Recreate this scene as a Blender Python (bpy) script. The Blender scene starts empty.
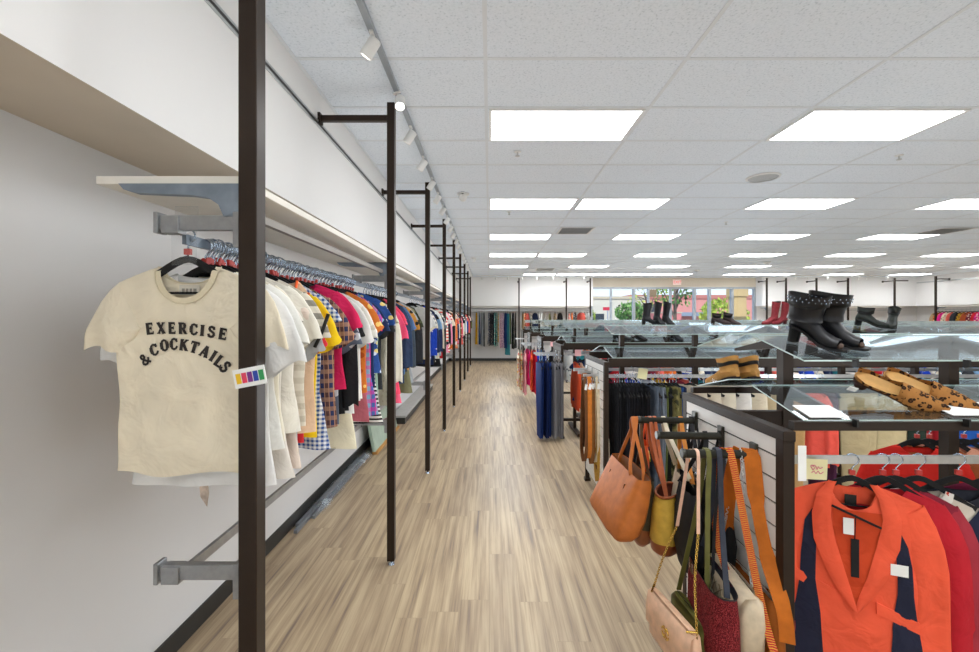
import bpy, math, random
from mathutils import Vector, Matrix, Euler
R = random.Random(7)
PI = math.pi
scene = bpy.context.scene
COL = scene.collection
F = 435.0; CX = 489.5; CY = 317.6; EYE = 1.713      # camera: focal length and vanishing point in pixels, eye height

def P(x, y, D):
    return Vector(((x - CX) * D / F, D, EYE - (y - CY) * D / F))

def lin(h):
    h = h.lstrip('#')
    out = []
    for i in (0, 2, 4):
        c = int(h[i:i + 2], 16) / 255
        out.append(c / 12.92 if c <= 0.04045 else ((c + 0.055) / 1.055) ** 2.4)
    return (*out, 1)

# ------------------------------------------------------------------ materials
MATS = {}
def newmat(name):
    m = bpy.data.materials.new(name); m.use_nodes = True
    nt = m.node_tree
    b = nt.nodes['Principled BSDF']
    return m, nt, b
def N(nt, t, **kw):
    n = nt.nodes.new(t)
    for k, v in kw.items():
        if k.startswith('i_'): n.inputs[k[2:].replace('_', ' ')].default_value = v
        else: setattr(n, k, v)
    return n
def coords(nt, scale=(1, 1, 1), rot=(0, 0, 0)):
    tc = N(nt, 'ShaderNodeTexCoord'); mp = N(nt, 'ShaderNodeMapping')
    mp.inputs['Scale'].default_value = scale; mp.inputs['Rotation'].default_value = rot
    nt.links.new(tc.outputs['Object'], mp.inputs['Vector'])
    return mp.outputs['Vector']
def mixc(nt, fac, a, b, mode='MIX'):
    m = N(nt, 'ShaderNodeMix', data_type='RGBA', blend_type=mode)
    for s, v in (('Factor', fac), ('A', a), ('B', b)):
        i = [q for q in m.inputs if q.name == s and q.enabled][0] if s != 'Factor' else m.inputs[0]
        if isinstance(v, (int, float, tuple)): i.default_value = v
        else: nt.links.new(v, i)
    return [q for q in m.outputs if q.enabled][0]
def ramp(nt, src, stops, interp='LINEAR'):
    r = N(nt, 'ShaderNodeValToRGB'); r.color_ramp.interpolation = interp
    e = r.color_ramp.elements
    while len(e) < len(stops): e.new(0.5)
    for k, (p, c) in enumerate(stops):
        e[k].position = p; e[k].color = lin(c) if isinstance(c, str) else c
    nt.links.new(src, r.inputs[0])
    return r.outputs[0]
def bump(nt, b, src, strength=0.2, dist=0.005):
    n = N(nt, 'ShaderNodeBump'); n.inputs['Strength'].default_value = strength; n.inputs['Distance'].default_value = dist
    nt.links.new(src, n.inputs['Height']); nt.links.new(n.outputs[0], b.inputs['Normal'])

def plain(name, hexc, rough=0.6, metal=0.0, var=0.06, scale=12, bmp=0.0, emit=0):
    """painted, metal or leather surface with slight procedural variation"""
    if name in MATS: return MATS[name]
    m, nt, b = newmat(name)
    v = coords(nt)
    n = N(nt, 'ShaderNodeTexNoise', i_Scale=scale, i_Detail=3.0); nt.links.new(v, n.inputs['Vector'])
    c = lin(hexc)
    lo = tuple(x * (1 - var) for x in c[:3]) + (1,); hi = tuple(min(1, x * (1 + var)) for x in c[:3]) + (1,)
    o = ramp(nt, n.outputs[0], [(0.3, lo), (0.7, hi)])
    nt.links.new(o, b.inputs['Base Color'])
    b.inputs['Roughness'].default_value = rough; b.inputs['Metallic'].default_value = metal
    if bmp: bump(nt, b, n.outputs[0], bmp)
    if emit:
        b.inputs['Emission Color'].default_value = c; b.inputs['Emission Strength'].default_value = emit
    MATS[name] = m
    return m

def fabric(hexc, pattern=None, c2='#ffffff', c3='#222222', sc=1.0, rough=0.85):
    key = f'fabric {hexc} {pattern} {c2} {c3} {sc}'
    if key in MATS: return MATS[key]
    m, nt, b = newmat('fabric'); MATS[key] = m
    v = coords(nt)
    n = N(nt, 'ShaderNodeTexNoise', i_Scale=9.0, i_Detail=4.0); nt.links.new(v, n.inputs['Vector'])
    c = lin(hexc)
    base = ramp(nt, n.outputs[0], [(0.3, tuple(x * .86 for x in c[:3]) + (1,)), (0.7, c)])
    def wave(rot, s, dist=0.0):
        w = N(nt, 'ShaderNodeTexWave', wave_type='BANDS', bands_direction=rot)
        w.inputs['Scale'].default_value = s; w.inputs['Distortion'].default_value = dist
        nt.links.new(v, w.inputs['Vector']); return w.outputs['Fac']
    def step(src, t): return ramp(nt, src, [(0, (0, 0, 0, 1)), (t, (1, 1, 1, 1))], 'CONSTANT')
    if pattern == 'stripe':
        base = mixc(nt, step(wave('Z', 6 * sc), .55), base, lin(c2))
    elif pattern == 'vstripe':
        base = mixc(nt, step(wave('X', 8 * sc), .55), base, lin(c2))
    elif pattern == 'plaid':
        a = step(wave('X', 5 * sc), .55); d = step(wave('Z', 5 * sc), .55)
        base = mixc(nt, a, base, lin(c2)); o2 = mixc(nt, 0.55, base, lin(c3)); base = mixc(nt, d, base, o2)
        e = step(wave('X', 10 * sc), .93); base = mixc(nt, e, base, lin(c3))
    elif pattern == 'gingham':
        a = step(wave('X', 8 * sc), .5); d = step(wave('Z', 8 * sc), .5)
        half = mixc(nt, .5, base, lin(c2))
        r0 = mixc(nt, a, base, half); r1 = mixc(nt, a, half, lin(c2)); base = mixc(nt, d, r0, r1)
    elif pattern == 'floral':
        q = N(nt, 'ShaderNodeTexVoronoi', i_Scale=22.0 * sc); nt.links.new(v, q.inputs['Vector'])
        s = N(nt, 'ShaderNodeSeparateColor'); nt.links.new(q.outputs['Color'], s.inputs[0])
        pick = ramp(nt, s.outputs[0], [(0, c2), (.45, c3), (.72, c2)], 'CONSTANT')
        msk = ramp(nt, q.outputs['Distance'], [(0, (1, 1, 1, 1)), (.38, (0, 0, 0, 1))], 'CONSTANT')
        base = mixc(nt, msk, base, pick)
    elif pattern == 'dots':
        q = N(nt, 'ShaderNodeTexVoronoi', i_Scale=28.0 * sc, i_Randomness=.3); nt.links.new(v, q.inputs['Vector'])
        msk = ramp(nt, q.outputs['Distance'], [(0, (1, 1, 1, 1)), (.25, (0, 0, 0, 1))], 'CONSTANT')
        base = mixc(nt, msk, base, lin(c2))
    elif pattern == 'leopard':
        q = N(nt, 'ShaderNodeTexVoronoi', i_Scale=38.0 * sc); nt.links.new(v, q.inputs['Vector'])
        msk = ramp(nt, q.outputs['Distance'], [(0, c3), (.12, c3), (.2, '#2a1a10'), (.46, '#2a1a10'), (.5, hexc)])
        n2 = N(nt, 'ShaderNodeTexNoise', i_Scale=26.0 * sc); nt.links.new(v, n2.inputs['Vector'])
        k = ramp(nt, n2.outputs[0], [(.42, (0, 0, 0, 1)), (.47, (1, 1, 1, 1))])
        base = mixc(nt, k, base, msk)
    elif pattern == 'camo':
        n2 = N(nt, 'ShaderNodeTexNoise', i_Scale=14.0 * sc, i_Detail=1.0); nt.links.new(v, n2.inputs['Vector'])
        base = ramp(nt, n2.outputs[0], [(0, c3), (.43, hexc), (.53, c2)], 'CONSTANT')
    elif pattern == 'tweed':
        n2 = N(nt, 'ShaderNodeTexNoise', i_Scale=260.0 * sc); nt.links.new(v, n2.inputs['Vector'])
        base = ramp(nt, n2.outputs[0], [(.38, c3), (.52, hexc), (.66, c2)])
    elif pattern == 'woven':
        a = wave('Z', 22 * sc, 3.0)
        base = ramp(nt, a, [(0, hexc), (.5, c2), (.66, hexc), (.88, c3)], 'CONSTANT')
    nt.links.new(base, b.inputs['Base Color'])
    b.inputs['Roughness'].default_value = rough
    b.inputs['Specular IOR Level'].default_value = 0.2
    w = N(nt, 'ShaderNodeTexNoise', i_Scale=11.0, i_Detail=3.0, i_Distortion=.8); nt.links.new(v, w.inputs['Vector'])
    bump(nt, b, w.outputs[0], .6, .02)
    return m

def leather(hexc, rough=0.45, bmp=.12):
    m = plain('leather ' + hexc, hexc, rough, 0, .14, 25, bmp); m.node_tree.nodes['Principled BSDF'].inputs['Specular IOR Level'].default_value = .3; return m

def glassmat(name, tint, fres=0.12, rough=0.02, ior=1.5):
    m = bpy.data.materials.new(name); m.use_nodes = True; nt = m.node_tree
    nt.nodes.remove(nt.nodes['Principled BSDF'])
    t = N(nt, 'ShaderNodeBsdfTransparent'); t.inputs[0].default_value = tint
    g = N(nt, 'ShaderNodeBsdfGlossy'); g.inputs['Roughness'].default_value = rough
    g.inputs[0].default_value = (.9, .95, .97, 1)
    fr = N(nt, 'ShaderNodeFresnel'); ge = N(nt, 'ShaderNodeNewGeometry'); io = N(nt, 'ShaderNodeMix')
    io.inputs[2].default_value = ior; io.inputs[3].default_value = 1 / ior          # same reflectance on both faces of the thin sheet
    nt.links.new(ge.outputs['Backfacing'], io.inputs[0]); nt.links.new(io.outputs[0], fr.inputs[0])
    mx = N(nt, 'ShaderNodeMixShader')
    nt.links.new(fr.outputs[0], mx.inputs[0]); nt.links.new(t.outputs[0], mx.inputs[1]); nt.links.new(g.outputs[0], mx.inputs[2])
    nt.links.new(mx.outputs[0], nt.nodes['Material Output'].inputs[0])
    return m

M = {}
M['brown'] = plain('dark bronze paint', '#30261f', .4, .3, .08, 8)
M['brownflat'] = plain('bronze frame paint', '#2c221b', .5, .15, .1, 6)
M['black'] = plain('black metal', '#1c1b1a', .4, .4, .1)
M['blacktube'] = plain('gunmetal tube', '#35352f', .3, .6, .1)
M['velvet'] = plain('black velvet', '#141314', .95, 0, .2, 60)
M['chrome'] = plain('chrome', '#b4c2d2', .22, 1.0, .04)
M['steel'] = plain('brushed steel', '#c4c6c6', .3, .8, .08, 30)
M['bracket'] = plain('nickel bracket', '#9a9c9e', .35, .75, .1, 40)
M['railsteel'] = plain('blue steel rail', '#76818d', .35, .8, .1, 30)
M['galv'] = plain('galvanised steel', '#84909d', .45, .6, .16, 18)
M['white'] = plain('white paint', '#ecebe7', .5, 0, .02)
M['offwhite'] = plain('off white board', '#e6e1d6', .6, 0, .03)
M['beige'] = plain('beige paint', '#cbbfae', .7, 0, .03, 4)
M['paper'] = plain('white card', '#f3f3f0', .7, 0, .02)
M['note'] = plain('pale yellow note paper', '#efe7b4', .8, 0, .03)
M['pinknote'] = plain('pale pink note paper', '#f1b9bb', .8, 0, .03)
M['pinkink'] = plain('pink ink', '#e0568c', .8)
M['redclip'] = plain('red plastic', '#c2302a', .4)
M['gold'] = plain('gold chain metal', '#d8b45a', .25, 1.0, .1)
M['stretcher'] = plain('grey brown bar', '#8c867f', .5, .3)
for q in ('brown', 'brownflat'): M[q].node_tree.nodes['Principled BSDF'].inputs['Specular IOR Level'].default_value = .22
M['acrylic'] = glassmat('clear acrylic', (.97, .98, .98, 1))
M['glass'] = glassmat('shelf glass', (.91, .945, .965, 1), ior=1.75)
M['pane'] = glassmat('window glass', (.95, .97, .98, 1), ior=1.3)
M['glassedge'] = plain('green glass edge', '#b4c9c3', .15, 0, .1)
M['alu'] = plain('aluminium frame', '#a7adb4', .4, .5, .05)
M['base'] = plain('black vinyl base', '#262523', .5, 0, .1)

def wallmat(name, hexc, rough=.75):
    m, nt, b = newmat(name); v = coords(nt)
    n = N(nt, 'ShaderNodeTexNoise', i_Scale=1.2, i_Detail=2.0); nt.links.new(v, n.inputs['Vector'])
    c = lin(hexc)
    nt.links.new(ramp(nt, n.outputs[0], [(.3, tuple(x * .975 for x in c[:3]) + (1,)), (.7, c)]), b.inputs['Base Color'])
    n2 = N(nt, 'ShaderNodeTexNoise', i_Scale=180.0); nt.links.new(v, n2.inputs['Vector']); bump(nt, b, n2.outputs[0], .06, .002)
    b.inputs['Roughness'].default_value = rough; b.inputs['Specular IOR Level'].default_value = .3
    return m
M['wall'] = wallmat('painted wall', '#dddcdb')
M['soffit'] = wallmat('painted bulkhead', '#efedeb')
M['header'] = wallmat('beige wall paint', '#ddd2c0')

def floormat():
    m, nt, b = newmat('vinyl plank floor')
    v = coords(nt, rot=(0, 0, PI / 2))
    # stagger the plank ends of every row by a random amount
    sp_ = N(nt, 'ShaderNodeSeparateXYZ'); nt.links.new(v, sp_.inputs[0])
    dv = N(nt, 'ShaderNodeMath', operation='DIVIDE'); nt.links.new(sp_.outputs[1], dv.inputs[0]); dv.inputs[1].default_value = .18
    fl = N(nt, 'ShaderNodeMath', operation='FLOOR'); nt.links.new(dv.outputs[0], fl.inputs[0])
    wn = N(nt, 'ShaderNodeTexWhiteNoise', noise_dimensions='1D'); nt.links.new(fl.outputs[0], wn.inputs['W'])
    ma = N(nt, 'ShaderNodeMath', operation='MULTIPLY_ADD'); nt.links.new(wn.outputs[0], ma.inputs[0]); ma.inputs[1].default_value = 1.22; nt.links.new(sp_.outputs[0], ma.inputs[2])
    cb = N(nt, 'ShaderNodeCombineXYZ'); nt.links.new(ma.outputs[0], cb.inputs[0]); nt.links.new(sp_.outputs[1], cb.inputs[1]); v = cb.outputs[0]
    br = N(nt, 'ShaderNodeTexBrick', offset=0, offset_frequency=2)
    br.inputs['Scale'].default_value = 1; br.inputs['Brick Width'].default_value = 1.22; br.inputs['Row Height'].default_value = .18
    br.inputs['Mortar Size'].default_value = .0012; br.inputs['Mortar Smooth'].default_value = 0; br.inputs['Bias'].default_value = 0
    br.inputs['Color1'].default_value = (0, 0, 0, 1); br.inputs['Color2'].default_value = (1, 1, 1, 1); br.inputs['Mortar'].default_value = (.4, .4, .4, 1)
    nt.links.new(v, br.inputs['Vector'])
    # offset the grain of every plank by its own random shade
    cm = N(nt, 'ShaderNodeCombineXYZ'); nt.links.new(br.outputs['Color'], cm.inputs[1]); nt.links.new(br.outputs['Color'], cm.inputs[0])
    sc = N(nt, 'ShaderNodeVectorMath', operation='SCALE'); sc.inputs[3].default_value = 9.0; nt.links.new(cm.outputs[0], sc.inputs[0])
    ad = N(nt, 'ShaderNodeVectorMath', operation='ADD'); nt.links.new(v, ad.inputs[0]); nt.links.new(sc.outputs[0], ad.inputs[1])
    def grain(sx, sy, det):
        mp = N(nt, 'ShaderNodeMapping'); mp.inputs['Scale'].default_value = (sx, sy, 1); nt.links.new(ad.outputs[0], mp.inputs['Vector'])
        n = N(nt, 'ShaderNodeTexNoise', i_Scale=1.0, i_Detail=det, i_Roughness=.6); nt.links.new(mp.outputs[0], n.inputs['Vector']); return n.outputs[0]
    g1 = grain(.9, 22, 5.0); g2 = grain(1.8, 75, 3.0)
    c1 = ramp(nt, g1, [(.28, '#74645a'), (.42, '#a18b70'), (.55, '#b9a384'), (.72, '#cab694')])
    c2 = ramp(nt, g2, [(.3, (.62, .58, .54, 1)), (.5, (1, 1, 1, 1))])
    c = mixc(nt, .6, c1, c2, 'MULTIPLY')
    tone = ramp(nt, br.outputs['Color'], [(0, (.86, .85, .86, 1)), (1, (1.0, 1.0, .99, 1))])
    c = mixc(nt, 1.0, c, tone, 'MULTIPLY')
    gap = N(nt, 'ShaderNodeMath', operation='MULTIPLY'); nt.links.new(br.outputs['Fac'], gap.inputs[0]); gap.inputs[1].default_value = .35
    c = mixc(nt, gap.outputs[0], c, (.2, .15, .1, 1))
    nt.links.new(c, b.inputs['Base Color'])
    b.inputs['Roughness'].default_value = .42; b.inputs['Specular IOR Level'].default_value = .35
    bump(nt, b, g2, .05, .002)
    return m
M['floor'] = floormat()
def ceilmat():
    m, nt, b = newmat('acoustic ceiling tile'); v = coords(nt)
    n = N(nt, 'ShaderNodeTexNoise', i_Scale=75.0, i_Detail=3.0); nt.links.new(v, n.inputs['Vector'])
    c = ramp(nt, n.outputs[0], [(.30, '#ccd5df'), (.40, '#e3ebf4'), (.6, '#eaf1fa')])
    nt.links.new(c, b.inputs['Base Color']); b.inputs['Roughness'].default_value = .95
    bump(nt, b, n.outputs[0], .3, .004)
    return m
M['ceil'] = ceilmat()
def emitmat(name, col, s):
    m = bpy.data.materials.new(name); m.use_nodes = True; nt = m.node_tree
    nt.nodes.remove(nt.nodes['Principled BSDF'])
    e = N(nt, 'ShaderNodeEmission'); e.inputs[0].default_value = col; e.inputs[1].default_value = s
    nt.links.new(e.outputs[0], nt.nodes['Material Output'].inputs[0]); return m
M['diffuser'] = emitmat('lit diffuser', (.955, .98, 1, 1), 11.0)
M['bulb'] = emitmat('lit lamp', (1, .96, .9, 1), 14.0)
M['fixture'] = plain('white enamel', '#e8e8e6', .4, 0, .02)

# ------------------------------------------------------------------ mesh building
class MB:
    def __init__(s): s.v = []; s.f = []; s.m = []; s.s = []; s.cur = 0
    def add(s, vs, fs, smooth=False):
        b = len(s.v); s.v += [Vector(q) for q in vs]
        for f in fs: s.f.append([b + i for i in f]); s.m.append(s.cur); s.s.append(smooth)
    def box(s, x0, x1, y0, y1, z0, z1):
        s.add([(x0, y0, z0), (x1, y0, z0), (x1, y1, z0), (x0, y1, z0), (x0, y0, z1), (x1, y0, z1), (x1, y1, z1), (x0, y1, z1)],
              [(0, 3, 2, 1), (4, 5, 6, 7), (0, 1, 5, 4), (1, 2, 6, 5), (2, 3, 7, 6), (3, 0, 4, 7)]); return s
    def hexa(s, a):   # eight corners in box order
        s.add(a, [(0, 3, 2, 1), (4, 5, 6, 7), (0, 1, 5, 4), (1, 2, 6, 5), (2, 3, 7, 6), (3, 0, 4, 7)]); return s
    def obox(s, c, size, rot=(0, 0, 0)):
        mt = Euler(rot).to_matrix(); c = Vector(c); hx, hy, hz = [q / 2 for q in size]
        return s.hexa([c + mt @ Vector(q) for q in [(-hx, -hy, -hz), (hx, -hy, -hz), (hx, hy, -hz), (-hx, hy, -hz), (-hx, -hy, hz), (hx, -hy, hz), (hx, hy, hz), (-hx, hy, hz)]])
    def loft(s, rings, closed=True, cap0=False, cap1=False, smooth=True):
        n = len(rings[0]); vs = [q for r in rings for q in r]; fs = []
        for i in range(len(rings) - 1):
            for j in range(n if closed else n - 1):
                k = (j + 1) % n
                fs.append((i * n + j, i * n + k, (i + 1) * n + k, (i + 1) * n + j))
        s.add(vs, fs, smooth)
        b = len(s.v) - len(vs)
        for on, off in ((cap0, 0), (cap1, (len(rings) - 1) * n)):
            if on: s.f.append([b + off + j for j in range(n)]); s.m.append(s.cur); s.s.append(False)
        return s
    def tube(s, pts, r, n=8, caps=True, closed=False):
        pts = [Vector(p) for p in pts]; rs = r if isinstance(r, (list, tuple)) else [r] * len(pts)
        rings = []; up = None; L = len(pts)
        for i, p in enumerate(pts):
            if closed: t = pts[(i + 1) % L] - pts[i - 1]
            else: t = pts[min(i + 1, L - 1)] - pts[max(i - 1, 0)]
            t.normalize()
            if up is None: up = Vector((0, 0, 1)) if abs(t.z) < .9 else Vector((0, 1, 0))
            a = t.cross(up)
            if a.length < 1e-5: a = t.cross(Vector((1, 0, 0)))
            a.normalize(); up = a.cross(t).normalized()
            rings.append([p + (a * math.cos(2 * PI * k / n) + up * math.sin(2 * PI * k / n)) * rs[i] for k in range(n)])
        if closed: rings.append(rings[0])
        return s.loft(rings, True, caps and not closed, caps and not closed)
    def ribbon(s, pts, w, t, side):
        pts = [Vector(p) for p in pts]; side = Vector(side); rings = []; L = len(pts)
        ws = w if isinstance(w, (list, tuple)) else [w] * L
        for i, p in enumerate(pts):
            tg = (pts[min(i + 1, L - 1)] - pts[max(i - 1, 0)]).normalized()
            sd = (side - tg * side.dot(tg)).normalized(); nn = tg.cross(sd)
            h = ws[i] / 2; k = t / 2
            rings.append([p + sd * h + nn * k, p - sd * h + nn * k, p - sd * h - nn * k, p + sd * h - nn * k])
        return s.loft(rings, True, True, True, False)
    def lathe(s, prof, c=(0, 0, 0), n=16, axis='Z', cap0=True, cap1=True):
        c = Vector(c); rings = []
        for r, z in prof:
            ring = []
            for k in range(n):
                a = 2 * PI * k / n; q = (r * math.cos(a), r * math.sin(a), z)
                if axis == 'X': q = (q[2], q[0], q[1])
                if axis == 'Y': q = (q[0], q[2], q[1])
                ring.append(c + Vector(q))
            rings.append(ring)
        return s.loft(rings, True, cap0, cap1)
    def ball(s, c, r, n=10, sq=(1, 1, 1)):
        c = Vector(c)
        rings = [[c + Vector((math.sin(PI * i / n) * math.cos(2 * PI * k / n) * r * sq[0], math.sin(PI * i / n) * math.sin(2 * PI * k / n) * r * sq[1], math.cos(PI * i / n) * r * sq[2])) for k in range(n)] for i in range(n + 1)]
        return s.loft(rings)
    def xf(s, mt):
        s.v = [mt @ q for q in s.v]; return s
    def shift(s, d):
        d = Vector(d); s.v = [q - d for q in s.v]; return s
    def build(s, name, mats, parent=None, bevel=0, world=False, kind=None):
        if world and parent is not None:
            o = parent.location.copy(); pp = parent.parent
            while pp is not None: o += pp.location; pp = pp.parent
            s.shift(o)
        me = bpy.data.meshes.new(name)
        me.from_pydata([tuple(q) for q in s.v], [], s.f); me.validate()
        if not isinstance(mats, (list, tuple)): mats = [mats]
        for m in mats: me.materials.append(M[m] if isinstance(m, str) else m)
        if len(me.polygons) == len(s.f):
            me.polygons.foreach_set('material_index', s.m); me.polygons.foreach_set('use_smooth', s.s)
        me.update()
        o = bpy.data.objects.new(name, me); COL.objects.link(o)
        if parent: o.parent = parent
        if bevel:
            b = o.modifiers.new('bevel', 'BEVEL'); b.width = bevel; b.segments = 2; b.limit_method = 'ANGLE'
        if kind: o['kind'] = kind
        return o

LABELS = {}
def tag(o, label, cat, group=None, kind=None):
    n = len(label.split())
    if not 4 <= n <= 16: print('LABEL LENGTH', n, label)
    if label in LABELS: print('LABEL REPEAT', label)
    LABELS[label] = 1
    o['label'] = label; o['category'] = cat
    if group: o['group'] = group
    if kind: o['kind'] = kind
    return o
def thing(name, label, cat, loc=(0, 0, 0), group=None, rz=0):
    o = bpy.data.objects.new(name, None); o.empty_display_size = .1; COL.objects.link(o)
    o.location = loc; o.rotation_euler = (0, 0, rz)
    return tag(o, label, cat, group)
def struct(mb, name, mats, parent=None, bevel=0):
    o = mb.build(name, mats, parent, bevel)
    if parent is None: o['kind'] = 'structure'
    return o
def catmull(pts, k=4):
    pts = [Vector(p) for p in pts]; out = []
    for i in range(len(pts) - 1):
        a = pts[max(i - 1, 0)]; b = pts[i]; c = pts[i + 1]; d = pts[min(i + 2, len(pts) - 1)]
        for j in range(k):
            t = j / k
            out.append(.5 * ((2 * b) + (c - a) * t + (2 * a - 5 * b + 4 * c - d) * t * t + (3 * b - a - 3 * c + d) * t ** 3))
    out.append(pts[-1]); return out
def interp(tab, x):
    for (x0, y0), (x1, y1) in zip(tab, tab[1:]):
        if x <= x1:
            t = (x - x0) / (x1 - x0) if x1 > x0 else 0
            t = max(0, min(1, t)); return y0 + (y1 - y0) * t
    return tab[-1][1]
ORD = ['zeroth', 'first', 'second', 'third', 'fourth', 'fifth', 'sixth', 'seventh', 'eighth', 'ninth', 'tenth', 'eleventh', 'twelfth', 'thirteenth', 'fourteenth', 'fifteenth', 'sixteenth', 'seventeenth', 'eighteenth', 'nineteenth', 'twentieth', 'twenty-first', 'twenty-second', 'twenty-third', 'twenty-fourth', 'twenty-fifth', 'twenty-sixth', 'twenty-seventh', 'twenty-eighth']
# ------------------------------------------------------------------ the room
CEIL = 3.283; XL = -1.615; XR = 16.95; YB = 17.25; YF = -3.6
WX0, WX1, WZ1 = 4.0, 10.55, 2.92                       # storefront window in the back wall
struct(MB().box(XL, XR, YF, YB, -.1, 0), 'floor', 'floor')
struct(MB().box(XL, XR, YF, YB, CEIL, CEIL + .1), 'ceiling', 'ceil')
struct(MB().box(XL - .12, XL, YF, YB, 0, CEIL), 'wall_left', 'wall')
struct(MB().box(XR, XR + .12, YF, YB, 0, CEIL), 'wall_right', 'wall')
struct(MB().box(XL, XR, YF - .12, YF, 0, CEIL), 'wall_front', 'wall')
wb = MB().box(XL, WX0, YB, YB + .12, 0, CEIL).box(WX1, XR, YB, YB + .12, 0, CEIL).box(WX0, WX1, YB, YB + .12, 0, .35)
struct(wb, 'wall_back', 'wall')
struct(MB().box(WX0, WX1, YB - .01, YB + .12, WZ1, CEIL), 'trim_1', 'header')
# bulkheads: bright front face, beige underside
def bulkhead(name, x0, x1, y0, y1, zb=2.16):
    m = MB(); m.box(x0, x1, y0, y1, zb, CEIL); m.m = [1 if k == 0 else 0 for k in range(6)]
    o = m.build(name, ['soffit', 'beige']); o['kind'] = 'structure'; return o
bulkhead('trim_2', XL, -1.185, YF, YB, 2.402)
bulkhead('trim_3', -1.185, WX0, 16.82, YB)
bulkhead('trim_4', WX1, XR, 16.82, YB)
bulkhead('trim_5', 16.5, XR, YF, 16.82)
# metal channel along the bulkheads, base boards
ch = MB()
for z in (3.03, 3.062): ch.box(-1.185, -1.178, YF, 16.82, z, z + .012)
ch.cur = 1; ch.box(-1.185, -1.181, YF, 16.82, 3.042, 3.062)
ch.cur = 0; ch.box(16.492, 16.5, YF, 16.8, 3.03, 3.074)
struct(ch, 'trim_6', ['steel', 'base'])
struct(MB().box(XL, XL + .012, YF, YB, 0, .105), 'baseboard_left', 'base')
struct(MB().box(XL, WX0, YB - .012, YB, 0, .105).box(WX1, XR, YB - .012, YB, 0, .105), 'baseboard_back', 'base')
struct(MB().box(XR - .012, XR, YF, YB, 0, .105), 'baseboard_right', 'base')
# ceiling grid: white tees of a 2 x 4 foot lay-in ceiling
TW, TD, T0 = 1.2192, .6096, 2.635; TX = -.025
g = MB()
k = 0
x = -TW + TX
while x < XR:
    if x > -1.18: g.box(x - .012, x + .012, YF, YB, CEIL - .004, CEIL + .001)
    x += TW
y = T0 - 10 * TD
while y < YB:
    if y > YF: g.box(-1.185, XR, y - .012, y + .012, CEIL - .0045, CEIL + .001)
    y += TD
g.box(-1.185, -1.165, YF, YB, CEIL - .005, CEIL)
struct(g, 'trim_7', plain('ceiling tee', '#dde2e8', .5, 0, .02))

# ------------------------------------------------------------------ lay-in light panels
lights = {1: [0, 2, 4], 5: [0, 1, 3, 5], 9: [0, 2, 4, 6], 13: [0, 1, 3, 5, 7, 9], 17: [0, 2, 4, 6, 8, 10, 12], 21: [1, 2, 3, 4, 5, 7, 8, 10, 12],
          -3: [0, 1, 3, 5], -7: [0, 2, 4]}
proto = None
rown = {1: 'nearest row', 5: 'second row', 9: 'third row', 13: 'fourth row', 17: 'fifth row', 21: 'farthest row', -3: 'row above the camera', -7: 'row behind the camera'}
for row, cols in lights.items():
    for ci, c in enumerate(cols):
        loc = (c * TW + TW / 2 + TX, T0 + row * TD + TD / 2, CEIL - .006)
        lab = f'glowing rectangular ceiling light panel, {rown[row]}, {ORD[ci + 1]} from the left'
        if proto is None:
            proto = thing('ceiling_light', lab, 'light', loc, 'ceiling light panels')
            a, b = TW / 2 - .022, TD / 2 - .016
            fr = MB().box(-a, a, -b, -b + .02, -.008, .004).box(-a, a, b - .02, b, -.008, .004).box(-a, -a + .02, -b + .02, b - .02, -.008, .004).box(a - .02, a, -b + .02, b - .02, -.008, .004)
            fr.build('light_frame', 'fixture', proto)
            MB().box(-a + .02, a - .02, -b + .02, b - .02, -.004, .004).build('diffuser', 'diffuser', proto)
        else:
            o = proto.copy(); COL.objects.link(o); o.location = loc; tag(o, lab, 'light', 'ceiling light panels')
            for q in proto.children:
                w = q.copy(); COL.objects.link(w); w.parent = o

# vents, speaker, sprinklers, smoke detectors, exit sign, security dome
def vent(px, py0, py1, lab, w):
    D0 = 1.57 * F / (CY - py0); D1 = 1.57 * F / (CY - py1); y0, y1 = min(D0, D1), max(D0, D1); yc = (y0 + y1) / 2
    x = (px - CX) * yc / F
    t = thing('air_vent', lab, 'vent', (x, yc, CEIL - .006), 'ceiling air vents')
    m = MB().box(-w, w, -.3, -.27, -.008, 0).box(-w, w, .27, .3, -.008, 0).box(-w, -w + .03, -.27, .27, -.008, 0).box(w - .03, w, -.27, .27, -.008, 0)
    m.build('vent_frame', 'fixture', t)
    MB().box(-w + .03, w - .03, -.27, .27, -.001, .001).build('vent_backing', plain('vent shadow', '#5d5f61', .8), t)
    s = MB()
    for i in range(7): s.obox((0, -.23 + i * .077, -.005), (2 * w - .08, .05, .004), (.35, 0, 0))
    s.build('vent_louver', 'fixture', t)
vent(575, 227, 233.6, 'square slatted air vent beside second ceiling light row, left of centre', .3)
vent(943, 229, 232.5, 'square slatted air vent in the ceiling near the right edge', .3)
vent(545, 268, 270.4, 'small far air vent above the back left wall', .3)
t = thing('ceiling_speaker', 'round white flush ceiling speaker right of the centre', 'speaker', (3.05, 4.85, CEIL - .004))
MB().lathe([(.001, -.012), (.12, -.012), (.15, -.008), (.155, 0)], n=32).build('speaker_grille', plain('speaker grille', '#b4b7b9', .8, 0, .2, 300), t)
MB().lathe([(.15, -.014), (.168, -.01), (.172, 0)], n=32, cap0=False, cap1=False).build('speaker_ring', 'fixture', t)
def sprinkler(px, py, lab):
    D = 1.55 * F / (CY - py)
    t = thing('sprinkler', lab, 'sprinkler', ((px - CX) * D / F, D, CEIL - .004), 'ceiling sprinklers')
    MB().lathe([(.001, -.006), (.03, -.005), (.035, 0)], n=14).build('escutcheon', 'fixture', t)
    MB().tube([(0, 0, -.005), (0, 0, -.04)], .008, 6).lathe([(.001, -.045), (.022, -.043), (.022, -.039), (.001, -.038)], n=10).build('sprinkler_head', 'steel', t)
sprinkler(517.5, 153.5, 'small steel sprinkler head behind the nearest left light panel')
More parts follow.
